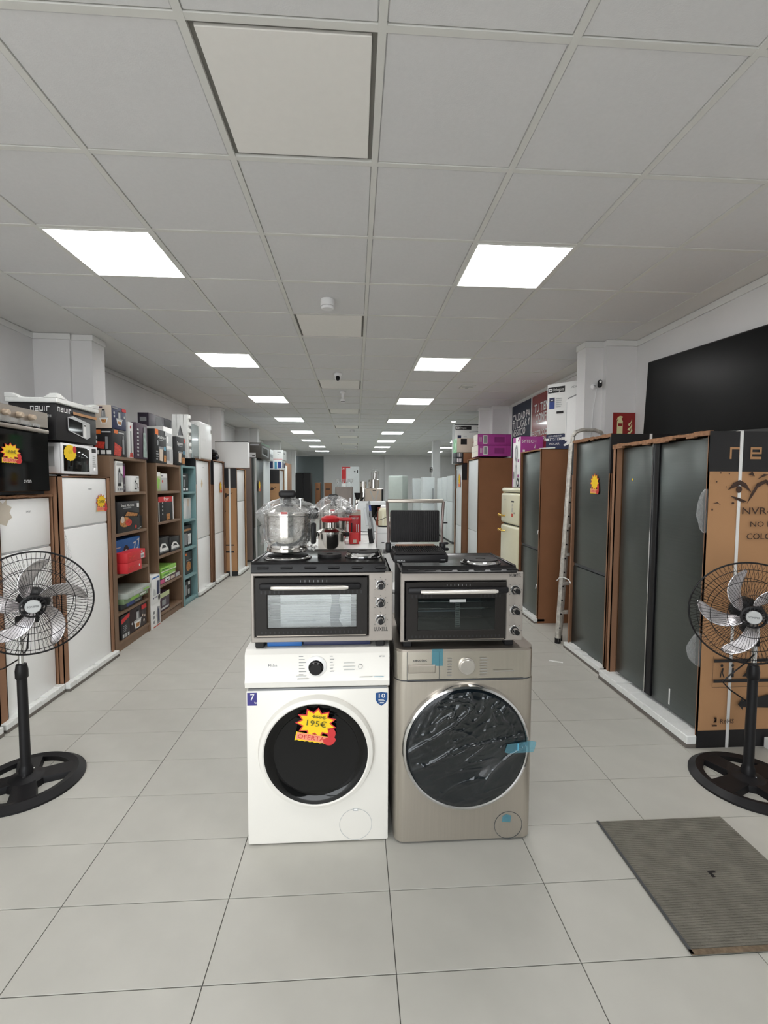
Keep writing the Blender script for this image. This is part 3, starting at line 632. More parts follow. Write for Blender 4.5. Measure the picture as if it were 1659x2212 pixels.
# teal shelf
shelf('narrow teal shelf unit between the walnut shelves and the tall refrigerators', 5.625, 6.10, LX + .01, 1.694, [.05, .343, .69, 1.037, 1.377], TEAL, .03, .03, depth=.3, base=.06)
for (y0, y1, z0_, z1_, mt, pr_, lb) in [
    (5.67, 5.975, 1.378, 1.60, INK, [('r', .03, .82, .25, .96, ORNG), ('r', .3, .84, .7, .9, LGREY), ('p', [(.1, .2), (.4, .2), (.36, .5), (.12, .5)], FOODR), ('r', .45, .25, .6, .66, GREY)] + SQ, 'black blender carton with orange logo in the top bay of the teal shelf'),
    (5.68, 6.045, 1.038, 1.30, WPR, [('e', .22, .2 + .3 * k, .03, .03, PURP) for k in range(3)] + [('p', [(.55, .05), (.9, .05), (.82, .6), (.6, .6)], LGREY), ('r', .62, .6, .8, .95, BEIGE)], 'white carton with purple dots in the second bay of the teal shelf'),
    (5.76, 6.06, .691, .955, INK, [('r', .1, .75, .9, .85, CARDT), ('r', .1, .1, .4, .65, GREY), ('r', .5, .1, .85, .6, WPR), ('r', .58, .2, .66, .5, INK)], 'black coffee maker carton in the third bay of the teal shelf'),
    (5.70, 6.06, .344, .625, M('near_black_carton', (36, 34, 32), .4), [('r', .0, .0, .2, 1, WPR), ('r', .03, .3, .17, .36, FOODR), ('r', .3, .85, .45, .95, ORNG), ('e', .6, .35, .08, .06, FOOD), ('r', .4, .6, .9, .64, GREY)], 'black food processor carton in the fourth bay of the teal shelf'),
    (5.70, 5.99, .051, .262, INK, [('r', .3, .2, .5, .8, GREY), ('e', .2, .15, .03, .025, FOOD), ('r', .65, .75, .85, .95, WPR), ('r', .6, .2, .8, .5, LGREY)], 'dark carton in the bottom bay of the teal shelf')]:
    carton('appliance_carton', lb, 'carton', -2.25, -2.1, y0, y1, z0_, z1_, mt, {'+x': pr_, '-y': [('r', .2, .2, .8, .3, GREY)]})
# tall white refrigerators and what lies on them
wf1 = fridge('tall white refrigerator in a carton right behind the teal shelf', 'L', LX, 6.115, 6.755, 1.80, [.745], WHT, cartonm=CARD, lips=(.03, .03, .012), band=.33, logo='svan')
prints(wf1, 'faded_sticker', (.26, .02, 1.42), (.07, 0, 0), (0, 0, .12), [('p', [(.5, 0), (.8, .3), (1, .5), (.7, .8), (.5, 1), (.3, .7), (.1, .5), (.2, .2)], M('faded_peach_card', (226, 204, 166), .6))], .003)
wf2 = fridge('tall white refrigerator in a carton, farther one with a golden price card', 'L', LX, 6.86, 7.455, 1.815, [.732], WHT, cartonm=CARD, lips=(.03, .04, .012), band=.35)
sticker(wf2, (.34, .012, 1.33), (.12, 0, 0), (0, 0, .18), '')
f = MB().box(-.19, .19, 0, .05, 0, .5, FOAM, .006, 1)
fe = thing('foam_end_piece', 'white polystyrene end piece with triangular openings on a tall white refrigerator', 'packaging', (-2.175, 5.93, 1.802))
poly = [(-.09, 0), (.09, 0), (.10, .5), (-.09, .53)]
q = MB()
def plate(pts, d0, d1, mat, bb): bb.raw([(x, d0, z) for x, z in pts] + [(x, d1, z) for x, z in pts], [tuple(range(len(pts))), tuple(reversed(range(len(pts), 2 * len(pts))))] + [(i, (i + 1) % len(pts), len(pts) + (i + 1) % len(pts), len(pts) + i) for i in range(len(pts))], mat)
plate([(-.09, 0), (-.04, 0), (-.035, .53), (-.09, .53)], 0, .05, FOAM, q)
plate([(.035, 0), (.09, 0), (.10, .53), (.045, .53)], 0, .05, FOAM, q)
plate([(-.04, .40), (.045, .40), (.05, .53), (-.04, .53)], 0, .05, FOAM, q)
plate([(-.04, .24), (.04, .24), (.04, .27), (-.04, .27)], 0, .05, FOAM, q)
plate([(-.04, .40), (-.037, .27), (0, .40)], 0, .05, FOAM, q); plate([(.042, .40), (.04, .27), (.008, .40)], 0, .05, FOAM, q)
q.done('foam_frame', fe)
q = MB().box(-.036, .044, .02, .03, .001, .4, GREY).done('dark_recess', fe)
g = MB()
for k in range(6): g.box(.09, .118, .01 + .0 * k, .07, .05 + .085 * k, .10 + .085 * k, FOAM, .006, 1)
g.done('foam_teeth', fe)
gp = thing('glass_sheet', 'grey glossy oven door panel held between foam pieces above the tall refrigerator', 'panel', (-2.06, 6.02, 1.802))
MB().box(-.02, 0, 0, .26, .002, .43, GLSP, .004, 1).done('pane', gp)
MB().box(-.002, .012, .03, .2, .0, .03, CHROME, .004, 1).done('chrome_rail', gp)
MB().box(-.06, .012, .25, .30, 0, .47, FOAM, .01, 2).done('foam_strip', gp)
wp = thing('appliance_shell', 'white rounded appliance panel at the end of the foam pieces', 'panel', (-2.06, 6.34, 1.803))
MB().box(-.14, 0, 0, .5, 0, .51, WHT, .03, 3).done('shell', wp)
prints(wp, 'vent_holes', (0, 0, 0), (0, .5, 0), (0, 0, .51), [('e', .12 + .09 * k, .52, .008, .022, WPR) for k in range(4)] + [('e', .9, .8, .012, .03, INK)])
bg = MB()
for k in range(7):
    a = k * 2.4
    bg.sph((.09 * math.cos(a), .09 * math.sin(a), .05 + .012 * k), .075, .075, .05, BLK, 10, 6)
bg.tube([(.05 + .09 * math.cos(t * .7), -.05 + .1 * math.sin(t * .9), .03 + .03 * t) for t in range(7)], .006, BLUE, 6)
bg.done('cable_heap', None, (-2.2, 7.1, 1.824), label='black heap of cables with a blue strap on the second tall white refrigerator', category='cable')
pn = thing('display_board', 'large flat white panel with a black top edge standing across the aisle side', 'panel', (-1.965, 7.58, 1.732))
MB().box(-.255, .255, -.06, .06, 0, .405, WHT, .004, 1).done('shell', pn)
MB().box(-.256, .256, -.061, .061, .405, .412, BLK).done('top_edge', pn)
MB().box(-.256, -.235, -.0615, -.06, .02, .25, GREY).done('hinge_strip', pn)
nev = [('r', 0, .82, 1, 1, INK), ('r', 0, 0, 1, .045, INK), ('t', 'nevir', .3, .91, .03, LGREY, .12), ('p', [(.1, .76), (.35, .78), (.6, .74), (.9, .78), (.7, .73), (.4, .75)], BRN), ('e', .3, .76, .03, .03, BRN), ('e', .7, .755, .03, .03, BRN), ('r', .1, .285, .9, .295, INK), ('r', .1, .22, .9, .235, INK), ('p', [(.4, .24), (.6, .24), (.55, .28), (.5, .26), (.45, .28)], INK), ('r', .3, .6, .7, .61, BRN), ('e', .5, .08, .015, .015, INK)]
b9 = fridge('white two-door refrigerator in a tan carton with black ends, under the white panel', 'L', -1.885, 7.49, 8.12, 1.72, [1.19], WHT, cartonm=CARDT, lips=(.02, .05, .01), sideprint=nev)
MB().box(-.004, .0, .10, .125, 0, 1.716, WPR).done('strap', b9)
gf = fridge('tall grey refrigerator with dark doors past the tan carton', 'L', -1.86, 8.80, 9.58, 1.96, [.66], INOX, sidem=GREYG, foamy=False, depth=.66)
MB().box(.0, .03, -.005, .02, .05, 1.96, LGREY).done('edge_strip', gf)
sticker(gf, (.2, 0, 1.32), (.2, 0, 0), (0, 0, .22), '')
fridge('tall white refrigerator with a bar handle behind the grey one', 'L', -1.86, 9.60, 10.35, 1.96, [.66], WHTC, foamy=False, depth=.66, logo_mat=INK, logo='')
carton('oven_carton', 'dark brown mini-oven carton on the tall grey refrigerator', 'carton', -2.10, -1.77, 8.85, 9.75, 1.965, 2.25, M('dark_olive_carton', (58, 54, 48), .5), {'+x': [('p', [(.1, .2), (.85, .1), (.88, .75), (.12, .8)], GREY), ('p', [(.2, .3), (.7, .22), (.72, .66), (.22, .7)], DGLASS), ('r', 0, .88, 1, 1, M('dull_green_print', (92, 120, 100), .5))], '-y': [('r', .05, .02, .7, .33, LGREY), ('r', .5, .08, .65, .16, INK), ('r', .4, .8, .9, .9, GREY)]})
carton('small_carton', 'pale small carton next to the brown mini-oven carton', 'carton', -2.05, -1.8, 9.85, 10.3, 1.965, 2.20, LGREY, {'+x': [('r', .1, .3, .9, .6, GREY)]})
fridge('white refrigerator in a tan carton with black top, last carton of the left row', 'L', -1.785, 11.0, 11.75, 1.81, [.7], WHT, cartonm=CARDT, lips=(.02, .04, .01), sideprint=nev)
carton('stacked_carton', 'white carton with blue printed panels on the last left-row refrigerator', 'carton', -2.02, -1.72, 11.0, 11.5, 1.815, 2.035, WPR, {'-y': [('r', .04, .1, .3, .9, NAVY), ('r', .42, .05, .6, .8, LBLUE), ('r', .66, .1, .95, .8, BLUEM)], '+x': [('r', .1, .2, .4, .8, BLUEM), ('r', .5, .2, .9, .7, NAVY)]})
carton('stacked_carton', 'plain white carton with a red line on top of the blue printed carton', 'carton', -2.03, -1.70, 11.02, 11.55, 2.037, 2.265, WPR, {'-y': [('r', .1, .04, .95, .08, RED), ('r', .6, .75, .85, .82, GREY), ('r', .62, .5, .72, .56, GREY)], '+x': [('r', .2, .6, .5, .7, GREY)]})
carton('tall_carton', 'narrow tan carton standing at the end of the left row', 'carton', -2.2, -1.83, 12.4, 13.4, 0, 2.03, CARD, {'-y': [('r', .1, .93, .9, .95, BRN)]})
carton('tall_carton', 'narrow white carton standing at the end of the left row', 'carton', -2.1, -1.80, 11.9, 12.35, 0, 1.95, PAPER, {'-y': [('r', .3, .8, .7, .82, GREY)]})
dk = thing('wardrobe_fridge', 'black double-door refrigerator far back at the left wall', 'refrigerator', (-2.16, 19.3, 0))
MB().box(-.3, .3, 0, .7, .05, 1.93, BLK, .01, 1).done('body', dk)
for s_ in (-1, 1): MB().box(min(.004 * s_, .3 * s_), max(.004 * s_, .3 * s_), -.05, -.002, .06, 1.93, BLKM, .008, 1).done('door', dk)
MB().box(-.3, .3, .02, .68, 0, .05, BLK).done('plinth', dk)
for k, (x, wd, lb) in enumerate([(-1.63, .2, 'tall brown carton by the back wall, left of the pair'), (-1.2, .3, 'tall brown carton by the back wall, right of the pair')]):
    carton('back_carton', lb, 'carton', x - wd / 2, x + wd / 2, 20, 20.5, 0, 1.53, CARDD, {'-y': [('r', .2, .8, .8, .84, BRN)]})

# ------------------------------------------------------------------ right row, from the entrance to the back
RX = 1.93
big = [('r', 0, .877, 1, 1, INK), ('r', 0, 0, 1, .057, INK)] + maker_logo(.158, .915, .085, .037, CARDT, .85) + [
       ('p', [(.15, .82), (.19, .842), (.24, .851), (.29, .84), (.335, .812), (.28, .828), (.24, .835), (.20, .828)], BRN), ('e', .235, .822, .017, .019, BRN), ('p', [(.165, .803), (.22, .79), (.27, .781), (.3, .785), (.24, .796)], BRN),
       ('p', [(.30, .778), (.34, .80), (.38, .828), (.44, .842), (.5, .825), (.54, .80), (.56, .81), (.5, .84), (.44, .853), (.37, .84), (.33, .81)], BRN), ('p', [(.56, .80), (.6, .79), (.66, .81), (.62, .80)], BRN),
       ('p', [(.035, .778), (.07, .783), (.10, .774), (.07, .779)], BRN), ('p', [(.37, .853), (.42, .87), (.46, .868), (.41, .86)], BRN), ('p', [(.30, .868), (.33, .878), (.35, .862)], BRN),
       ('e', .19, .78, .008, .005, BRN), ('e', .085, .872, .004, .004, BRN), ('e', .055, .845, .005, .004, BRN), ('e', .15, .87, .004, .004, BRN), ('e', .03, .76, .005, .006, BRN), ('e', .13, .83, .003, .003, BRN),
       ('t', 'NVR-5970 DI', .262, .746, .038, BRN, .40), ('t', 'NO FROST', .33, .707, .03, BRN, .25), ('t', 'COLOR: INOX', .305, .668, .034, BRN, .34),
       ('r', .10, .280, .62, .290, INK), ('r', .10, .215, .62, .225, INK), ('r', .09, .2, .66, .201, INK), ('r', .09, .2, .092, .3, INK), ('e', .16, .27, .008, .009, INK), ('p', [(.145, .232), (.16, .262), (.175, .262), (.17, .247), (.185, .232), (.175, .232), (.16, .249), (.155, .232)], INK),
       ('e', .245, .27, .008, .009, INK), ('p', [(.235, .232), (.24, .262), (.255, .262), (.257, .232)], INK), ('p', [(.32, .234), (.37, .254), (.4, .249), (.45, .264), (.44, .234)], INK),
       ('p', [(.30, .145), (.34, .17), (.34, .155), (.6, .18), (.6, .13), (.34, .135), (.34, .125)], INK), ('t', 'RoHS', .165, .084, .026, BRN, .08), ('r', .1, .075, .14, .08, BRN), ('p', [(.11, .088), (.135, .104), (.11, .104), (.135, .088)], BRN), ('e', .40, .09, .006, .006, INK)]
xb = thing('refrigerator', 'wide two-door dark steel refrigerator in a tan carton, nearest on the right', 'refrigerator', (1.915, 3.37, 0), -PI / 2)
W = .95; H = 1.775; D = .74
b = MB(); t = .007
b.box(0, t, 0, D, .01, H, CARDT).box(W - t, W, 0, D, .01, H, CARDT).box(0, W, D - t, D, .01, H, CARDT).box(0, W, 0, D, H - t, H, CARDT)
b.box(0, .045, 0, t, .02, H, CARD).box(.045 - t, .045, 0, .05, .02, H - .02, CARD).box(W - .012, W, 0, t, .02, H, CARD)
b.done('carton', xb)
b = MB()
for k in range(16): b.box(W * k / 16, W * (k + 1) / 16, -.004, .02, H - random.uniform(.012, .03), H + random.uniform(0, .008), TORN)
b.done('torn_top_edge', xb)
MB().box(.05, W - .014, .09, D - .02, .06, H - .03, GAP).done('body', xb)
MB().box(.085, .44, .03, .085, .088, 1.748, INOX, .006, 2).done('door', xb)
MB().box(.502, W - .018, .03, .085, .088, 1.748, INOX, .006, 2).done('door', xb)
MB().box(.446, .497, .022, .085, .088, 1.75, BLK, .004, 1).done('centre_strip', xb)
MB().box(.439, .447, .016, .06, .088, 1.75, CHROME).done('chrome_edge', xb)
f = MB()
for k in range(12): f.box(W * k / 12, W * (k + 1) / 12, -.055, .08, .022, .066 + random.uniform(-.004, .006), FOAM, .004, 1)
f.done('foam_base', xb)
MB().box(.002, W - .002, -.058, D - .02, 0, .024, M('carton_bottom_edge', (110, 104, 98), .8)).done('bottom_tray', xb)
prints(xb, 'carton_side_print', (W, 0, 0), (0, D, 0), (0, 0, H), big)
MB().box(W + .002, W + .005, .171, .188, 0, H + .003, WPR).box(.0, W + .005, .171, .188, H + .001, H + .004, WPR).done('strap', xb)
prints(xb, 'yellow_dot', (.2, .03, 1.51), (.02, 0, 0), (0, 0, .02), [('e', .5, .5, .008, .008, YEL)])
prints(xb, 'white_tape', (.67, .03, .12), (.012, 0, 0), (0, 0, .1), [('r', 0, 0, 1, 1, WPR)])
bag = MB().grid(10, 14, lambda u, v: (W - .02 + .03 * u, -.004 - .05 * math.sin(PI * u) * math.sin(PI * v) ** .6 - .006 * noise.noise((u * 5, v * 6, 2)), 1.46 - .24 * v), BAGF).done('plastic_film', xb)
bag = MB().grid(10, 10, lambda u, v: (W - .03 + .04 * u, -.004 - .07 * math.sin(PI * u) * math.sin(PI * v) ** .7 - .006 * noise.noise((u * 5, v * 6, 7)), .66 - .19 * v), BAGF)
bag.done('plastic_film', xb)
r2 = fridge('dark steel two-door refrigerator with sun-shaped price card, beside the folded ladder', 'R', RX, 3.425, 4.05, 1.868, [.772], INOX, gap=.026, cartonm=CARD, lips=(.025, .018, .02), band=.30, foot=.05)
MB().tube([(-.14, -.05, .585), (-.10, -.045, .62), (-.04, -.03, .635), (.02, -.012, .625), (.05, -.008, .60)], .005, WPR, 6).done('loose_strap', r2)
sticker(r2, (.305, .018, 1.40), (.145, 0, 0), (0, 0, .17), '')
MB().box(.625, .628, .3, .32, 1.3, 1.87, WPR).done('strap', r2)
# television leaning on the two cartons
tv = thing('television', 'very large black flat television standing slanted on the right-hand cartons', 'television', (2.655, 4.135, 1.905), -PI / 2)
tv.rotation_euler = (0, math.radians(3.4), -PI / 2)
MB().box(0, 1.72, -.03, .02, 0, .68, BLK, .006, 1).done('shell', tv)
MB().box(.012, 1.708, -.034, -.028, .022, .668, TVS).done('screen', tv)
MB().box(.0, 1.72, -.036, -.028, .0, .018, GAP).done('bezel', tv)
# fire extinguisher sign and camera on the pier
sg = MB().box(-.11, .11, -.004, 0, -.11, .11, CREDC)
so = sg.done('fire_sign', None, (2.58, 4.366, 2.065), label='square red fire extinguisher sign on the wall pier', category='sign')
prints(so, 'sign_print', (-.11, -.004, -.11), (.22, 0, 0), (0, 0, .22), [
    ('p', [(.18, -.0), (.44, 0), (.44, .62), (.40, .7), (.22, .7), (.18, .62)], LUM), ('r', .24, .7, .38, .78, LUM), ('p', [(.15, .66), (.2, .8), (.3, .86), (.42, .84), (.42, .78), (.3, .79), (.22, .72)], LUM), ('r', .23, .42, .42, .54, CREDC)] +
    [('p', [(.62 + .03 * k, .06 + .2 * k), (.74, .02 + .2 * k), (.88 - .02 * k, .22 + .2 * k), (.84, .36 + .19 * k), (.8, .2 + .2 * k), (.7, .14 + .2 * k)], LUM) for k in range(3)], .0006)
cm = thing('wall_camera', 'small black and white camera with a white cable on the wall pier', 'camera', (2.325, 4.428, 2.41))
MB().lathe([(0, 0), (.028, 0), (.028, .012), (.01, .02), (.01, .04)], WHT2, (0, 0, 0), 20, Matrix.Translation((-.03, 0, .02)) @ Matrix.Rotation(PI / 2, 4, 'X')).done('bracket', cm)
Tc = Matrix.Translation((.012, -.05, .04)) @ Matrix.Rotation(-.25, 4, 'Z')
MB().box(-.019, .019, -.02, .03, -.036, .036, BLK, .017, 4, T=Tc).done('body', cm)
MB().lathe([(0, .004), (.010, .003), (.0115, 0)], WHT, seg=20, T=Tc @ Matrix.Translation((0, -.0202, .014)) @ Matrix.Rotation(PI / 2, 4, 'X')).done('lens', cm)
MB().tube([(.0, -.01, 0), (-.01, -.006, -.1), (-.025, -.005, -.2), (-.03, -.005, -.33), (-.05, -.005, -.5)], .003, WHT2, 6).done('cable', cm)
# folded stepladder in the gap behind the second refrigerator
ld = thing('stepladder', 'folded paint-splashed aluminium stepladder standing beside the dark steel refrigerator', 'ladder', (2.14, 4.22, 0))
for s_ in (-1, 1):
    MB().tube([(s_ * .25, -.06, .02), (s_ * .15, -.03, 1.86)], .028, ALU, 8).done('front_rail', ld)
    MB().tube([(s_ * .195, .02, .02), (s_ * .125, 0, 1.80)], .022, ALU, 8).done('rear_rail', ld)
    MB().cyl((s_ * .25, -.06, 0), .028, .05, BLK, 12).cyl((s_ * .195, .02, 0), .024, .05, BLK, 12).done('rubber_foot', ld)
MB().tube([(-.15, -.03, 1.85), (-.145, -.03, 1.92), (-.12, -.03, 1.965), (-.06, -.03, 1.985), (.06, -.03, 1.985), (.12, -.03, 1.965), (.145, -.03, 1.92), (.15, -.03, 1.85)], .018, ALU, 8).done('hand_rail', ld)
for k in range(6):
    z = .28 + .27 * k; x = .235 - .0155 * k
    MB().box(-x, x, -.085 + .005 * k, -.03 + .005 * k, z, z + .025, ALU, .004, 1).done('step', ld)
rv = MB()
for k in range(13): rv.cyl((0, 0, 0), .008, .006, BLK, 8, Matrix.Translation((-.245 + .1 * k / 13, -.082 + .02 * k / 13, .15 + .13 * k)) @ Matrix.Rotation(PI / 2, 4, 'X'))
rv.done('rivet', ld)
# third refrigerator, cream retro one and the boxes on them
r3 = fridge('dark steel refrigerator whose plain brown carton side faces the entrance', 'R', 1.935, 4.765, 5.375, 1.855, [.782], INOX, gap=.026, cartonm=CARDD, lips=(.02, .025, .012), foot=.05, depth=.66)
MB().tube([(.6, -.01, 1.0), (.63, -.03, .96)], .004, WPR, 6).tube([(.59, -.01, .42), (.62, -.03, .38)], .004, WPR, 6).done('strap_end', r3)
def orb(s_=1.0):
    return [('r', .02, .86, .46, .95, INK), ('r', .04, .88, .13, .93, WPR), ('r', .06, .895, .11, .915, INK), ('t', 'Orbegozo', .15, .885, .034, WPR, .12), ('t', 'ADR 90', .62, .9, .02, GREY, .1)]
ac1 = carton('air_cooler_carton', 'tall white and blue air conditioner carton turned askew on the brown-sided refrigerator carton', 'carton', 2.338 - .21, 2.338 + .21, 4.955 - .15, 4.955 + .15, 1.863, 2.567, WPR, {'-y': orb() + [
    ('r', .06, .62, .2, .79, NAVY), ('r', .06, .62, .2, .73, BLUEM), ('r', .1, .745, .16, .76, WPR), ('r', .04, .615, .05, .8, LGREY)] + lines(.24, .64, .42, .79, 5, LGREY, 3) + [('r', .26, .54, .44, .575, INK)] +
    [('r', 0, 0, 1, .23, NAVY), ('r', .0, .225, .48, .235, INK), ('t', 'AUTO UP&DOWN', .06, .19, .018, WPR, .15), ('t', 'SYSTEM', .1, .135, .032, WPR, .13), ('r', .0, .135, .08, .17, WPR), ('r', .42, .14, .5, .18, WPR), ('t', 'POLAR', .1, .07, .022, WPR, .11),
     ('p', [(.5, .12), (.98, .12), (.98, .78), (.92, .82), (.55, .76), (.5, .7)], WHT), ('p', [(.54, .735), (.86, .80), (.86, .815), (.54, .755)], GREY), ('e', .9, .68, .014, .018, BLUEM), ('r', .52, .12, .53, .7, LGREY), ('r', .8, .13, .805, .76, LGREY),
     ('p', [(.56, .12), (.66, .12), (.62, .07), (.5, .04), (.46, .06), (.54, .09)], WHT), ('p', [(.78, .12), (.88, .12), (.84, .06), (.72, .035), (.68, .055), (.76, .08)], WHT)]}, rz=-math.radians(47))
pk = MB().box(-.09, .09, 0, .01, 0, .012, FOAM, .003, 1).done('foam_strip', None, (2.0, 4.72 + .06, 1.857), -.9, label='thin white foam strip on the brown-sided refrigerator carton', category='packaging')
cr = thing('retro_refrigerator', 'cream rounded retro refrigerator with brass handles', 'refrigerator', (1.935, 6.09, 0), -PI / 2)
MB().box(.01, .68, .06, .62, .06, 1.44, CREAM, .07, 4).done('body', cr)
MB().box(.0, .69, 0, .075, .98, 1.375, CREAM, .035, 4).done('door', cr)
MB().box(.0, .69, 0, .075, .07, .965, CREAM, .035, 4).done('door', cr)
MB().box(.004, .686, .006, .3, 1.382, 1.442, CREAM, .05, 4).done('lid_cap', cr)
MB().box(.02, .67, .04, .1, .05, 1.40, GAP).done('shadow_gap', cr)
for z in (1.085, .89):
    MB().tube([(.08, -.005, z), (.08, -.045, z), (.19, -.045, z - .006), (.2, -.005, z - .006)], .011, GOLD, 8).sph((.08, -.045, z), .02, .02, .02, GOLD, 12, 8).done('handle', cr)
prints(cr, 'brand_mark', (.15, 0, 1.28), (.2, 0, 0), (0, 0, .04), [('t', 'nevir', 0, 0, .024, GREY)])
prints(cr, 'info_label', (.42, 0, 1.08), (.14, 0, 0), (0, 0, .2), [('r', 0, .9, .7, 1, INK), ('r', .2, .65, .3, .8, GREY), ('r', .1, .0, .5, .2, FOODR), ('e', .8, .25, .012, .012, INK), ('r', .25, .3, .32, .55, BLUEM)])
MB().box(.04, .65, .1, .58, 0, .07, GAP).done('plinth', cr)
fan_art = [('r', .0, 0, .06, 1, MAG), ('r', .0, .9, .4, 1, MAG), ('p', [(.4, .02), (.6, .02), (.58, .45), (.42, .45)], LGREY), ('e', .5, .68, .05, .1, GREY), ('e', .5, .68, .03, .06, LGREY), ('r', .48, .4, .52, .6, GREY), ('e', .75, .1, .045, .055, INK), ('e', .72, .115, .014, .02, WPR), ('e', .79, .09, .014, .02, WPR), ('r', .72, .5, .9, .56, MAGD), ('r', .72, .2, .9, .26, MAGD), ('p', [(.7, .93), (.95, 1), (.95, .96), (.75, .9)], MAG), ('e', .2, .25, .02, .05, GREY)]
carton('fan_carton', 'tall white fan carton with magenta side standing on the cream refrigerator', 'carton', 1.945, 2.22, 5.415, 5.68, 1.445, 2.05, WPR, {'-x': fan_art, '-y': [('r', 0, 0, 1, 1, MAG), ('t', 'SYTECH', .06, .88, .035, WPR, .17), ('r', .1, .7, .2, .74, WPR), ('p', [(.6, .78), (.66, .86), (.64, .77)], WPR)]})
r5 = fridge('tall white refrigerator with a wide plain brown carton side behind the cream one', 'R', 1.935, 7.25, 8.0, 1.905, [.71], WHTC, cartonm=CARDD, lips=(.02, .03, .012), depth=.68)
mg = lambda: {'-y': [('r', .16, .12, .29, .9, WPR), ('r', .18, .2, .27, .82, GREY), ('t', '|||', .06, .4, .06, WPR, .03), ('r', .5, .25, .8, .75, MAGD), ('r', .86, .04, .865, .96, MAGD), ('r', .0, .96, 1, 1, MAGD)], '-x': [('r', 0, 0, 1, 1, M('pale_end_flap', (222, 216, 206), .6)), ('r', .1, .45, .9, .48, LGREY)]}
carton('magenta_carton', 'long magenta carton on the brown carton, lower of the stacked pair', 'carton', 1.925, 2.45, 7.25, 7.65, 1.925, 2.10, MAG, mg())
carton('magenta_carton', 'long magenta carton, upper of the stacked pair below the ceiling posters', 'carton', 1.92, 2.46, 7.27, 7.52, 2.102, 2.275, MAG, mg())
r6 = fridge('tall white refrigerator with thin bar handle in a black-topped carton, farthest on the right', 'R', 1.94, 8.40, 9.03, 1.862, [.7], WHTC, cartonm=CARD, lips=(.04, .02, .01), band=.3, depth=.66)
sticker(r6, (.3, .01, 1.42), (.17, 0, 0), (0, 0, .26), '')
MB().box(.2, .215, -.02, .0, 1.4, 1.75, GREY).done('handle', r6)
for k, (z0_, z1_, lb) in enumerate([(1.872, 1.965, 'black carton with white bars, lower of two on the farthest right refrigerator'), (1.967, 2.062, 'black carton with one white bar, upper of two on the farthest right refrigerator')]):
    carton('black_carton', lb, 'carton', 1.83 + .0, 1.96, 8.42, 8.72, z0_, z1_, M('charcoal_carton', (52, 54, 58), .5), {'-y': [('r', .12 + .25 * j, .15, .24 + .25 * j, .85, WPR if (k == 0 or j == 1) else GREY) for j in range(3)]})
carton('brown_carton', 'flat brown carton beside the small black cartons on the right row', 'carton', 1.965, 2.25, 8.42, 8.75, 1.872, 2.062, CARDD, {})
carton('beige_carton', 'beige carton with a black square and a green side, on the small black cartons', 'carton', 1.84, 2.28, 8.42, 8.72, 2.064, 2.32, BEIGE, {'-y': [('r', .16, .56, .42, .97, BLKM), ('p', [(.66, .66), (.7, .9), (.8, .94), (.8, .62)], CREDC)], '-x': [('r', 0, 0, 1, 1, GRNT), ('p', [(.2, .1), (.5, .4), (.3, .9), (.7, .6), (.9, .8), (.6, .2)], M('green_film_highlight', (190, 230, 196), .3))]})
carton('air_cooler_carton', 'white air conditioner carton with navy title band, farther one behind the magenta cartons', 'carton', 1.87, 2.56, 8.76, 9.0, 1.872, 2.62, WPR, {'-y': orb() + [('r', .08, .58, .18, .72, NAVY)] + lines(.24, .58, .38, .72, 4, LGREY) + [('p', [(.4, .79), (.8, .81), (.8, .83), (.4, .81)], GREY), ('r', .96, 0, 1, 1, GAP), ('r', 0, .975, 1, 1, GAP), ('r', 0, 0, 1, .23, NAVY), ('r', .5, .12, .95, .74, WHT)], '-x': [('r', 0, 0, 1, 1, LGREY)]})
# posters on the right wall
pn_ = MB().box(-.006, 0, -.42, .42, 0, .93, POSTN).done('wall_poster', None, (XR, 7.485, 1.875), label='navy wall poster with white lettering about quality', category='poster')
prints(pn_, 'poster_lettering', (-.006, .42, 0), (0, -.84, 0), (0, 0, .93), [('t', 'CALIDAD PA', .04, .715, .118, WPR, .79), ('t', 'TU LUGAR Y', .04, .58, .118, WPR, .79), ('t', 'NEGOCIO', .04, .445, .118, WPR, .60)])
pr_ = MB().box(-.006, 0, -.52, .52, 0, .96, POSTR).done('wall_poster', None, (XR, 6.48, 1.845), label='dark red wall poster with white lettering beside the navy one', category='poster')
prints(pr_, 'poster_lettering', (-.006, .52, 0), (0, -1.04, 0), (0, 0, .96), [('t', 'TU TIENDA DE', .09, .735, .125, WPR, .92), ('t', 'CONFIANZA', .14, .58, .125, WPR, .82), ('t', 'ELECTRODOMESTICOS', .03, .37, .08, WPR, .98), ('t', 'REPARACION', .33, .265, .08, WPR, .55)])

# ------------------------------------------------------------------ white goods far at the back
def cab(label, x, y, wd, dp, H_, mat, rz=0, split=None, name='refrigerator', handle=False, group=None):
    r = thing(name, label, 'refrigerator', (x, y, 0), rz, group)
    MB().box(-wd / 2, wd / 2, .052, dp, .05, H_, mat, .008, 1).done('body', r)
    zs = [.06] + ([split] if split else []) + [H_ - .004]
    for a, c in zip(zs, zs[1:]): MB().box(-wd / 2 + .003, wd / 2 - .003, 0, .05, a + .004, c - .004, mat, .008, 2).done('door', r)
    MB().box(-wd / 2 + .02, wd / 2 - .02, .03, dp - .03, 0, .05, GAP).done('plinth', r)
    if handle: MB().box(wd / 2 - .06, wd / 2 - .04, -.03, 0, H_ * .55, H_ * .8, GREY).done('handle', r)
    return r
cab('pale green tall cabinet-like refrigerator by the back wall', 1.28, 15.0, .50, .5, 1.75, MINT, -.45)
cab('white refrigerator standing alone right of the pale green one', 2.0, 15, .27, .3, 1.665, WHTC)
cab('white refrigerator with a dark gap, left of the right-hand wall column', 2.16, 13.7, .36, .4, 1.695, WHTC, 0, .9, handle=True)
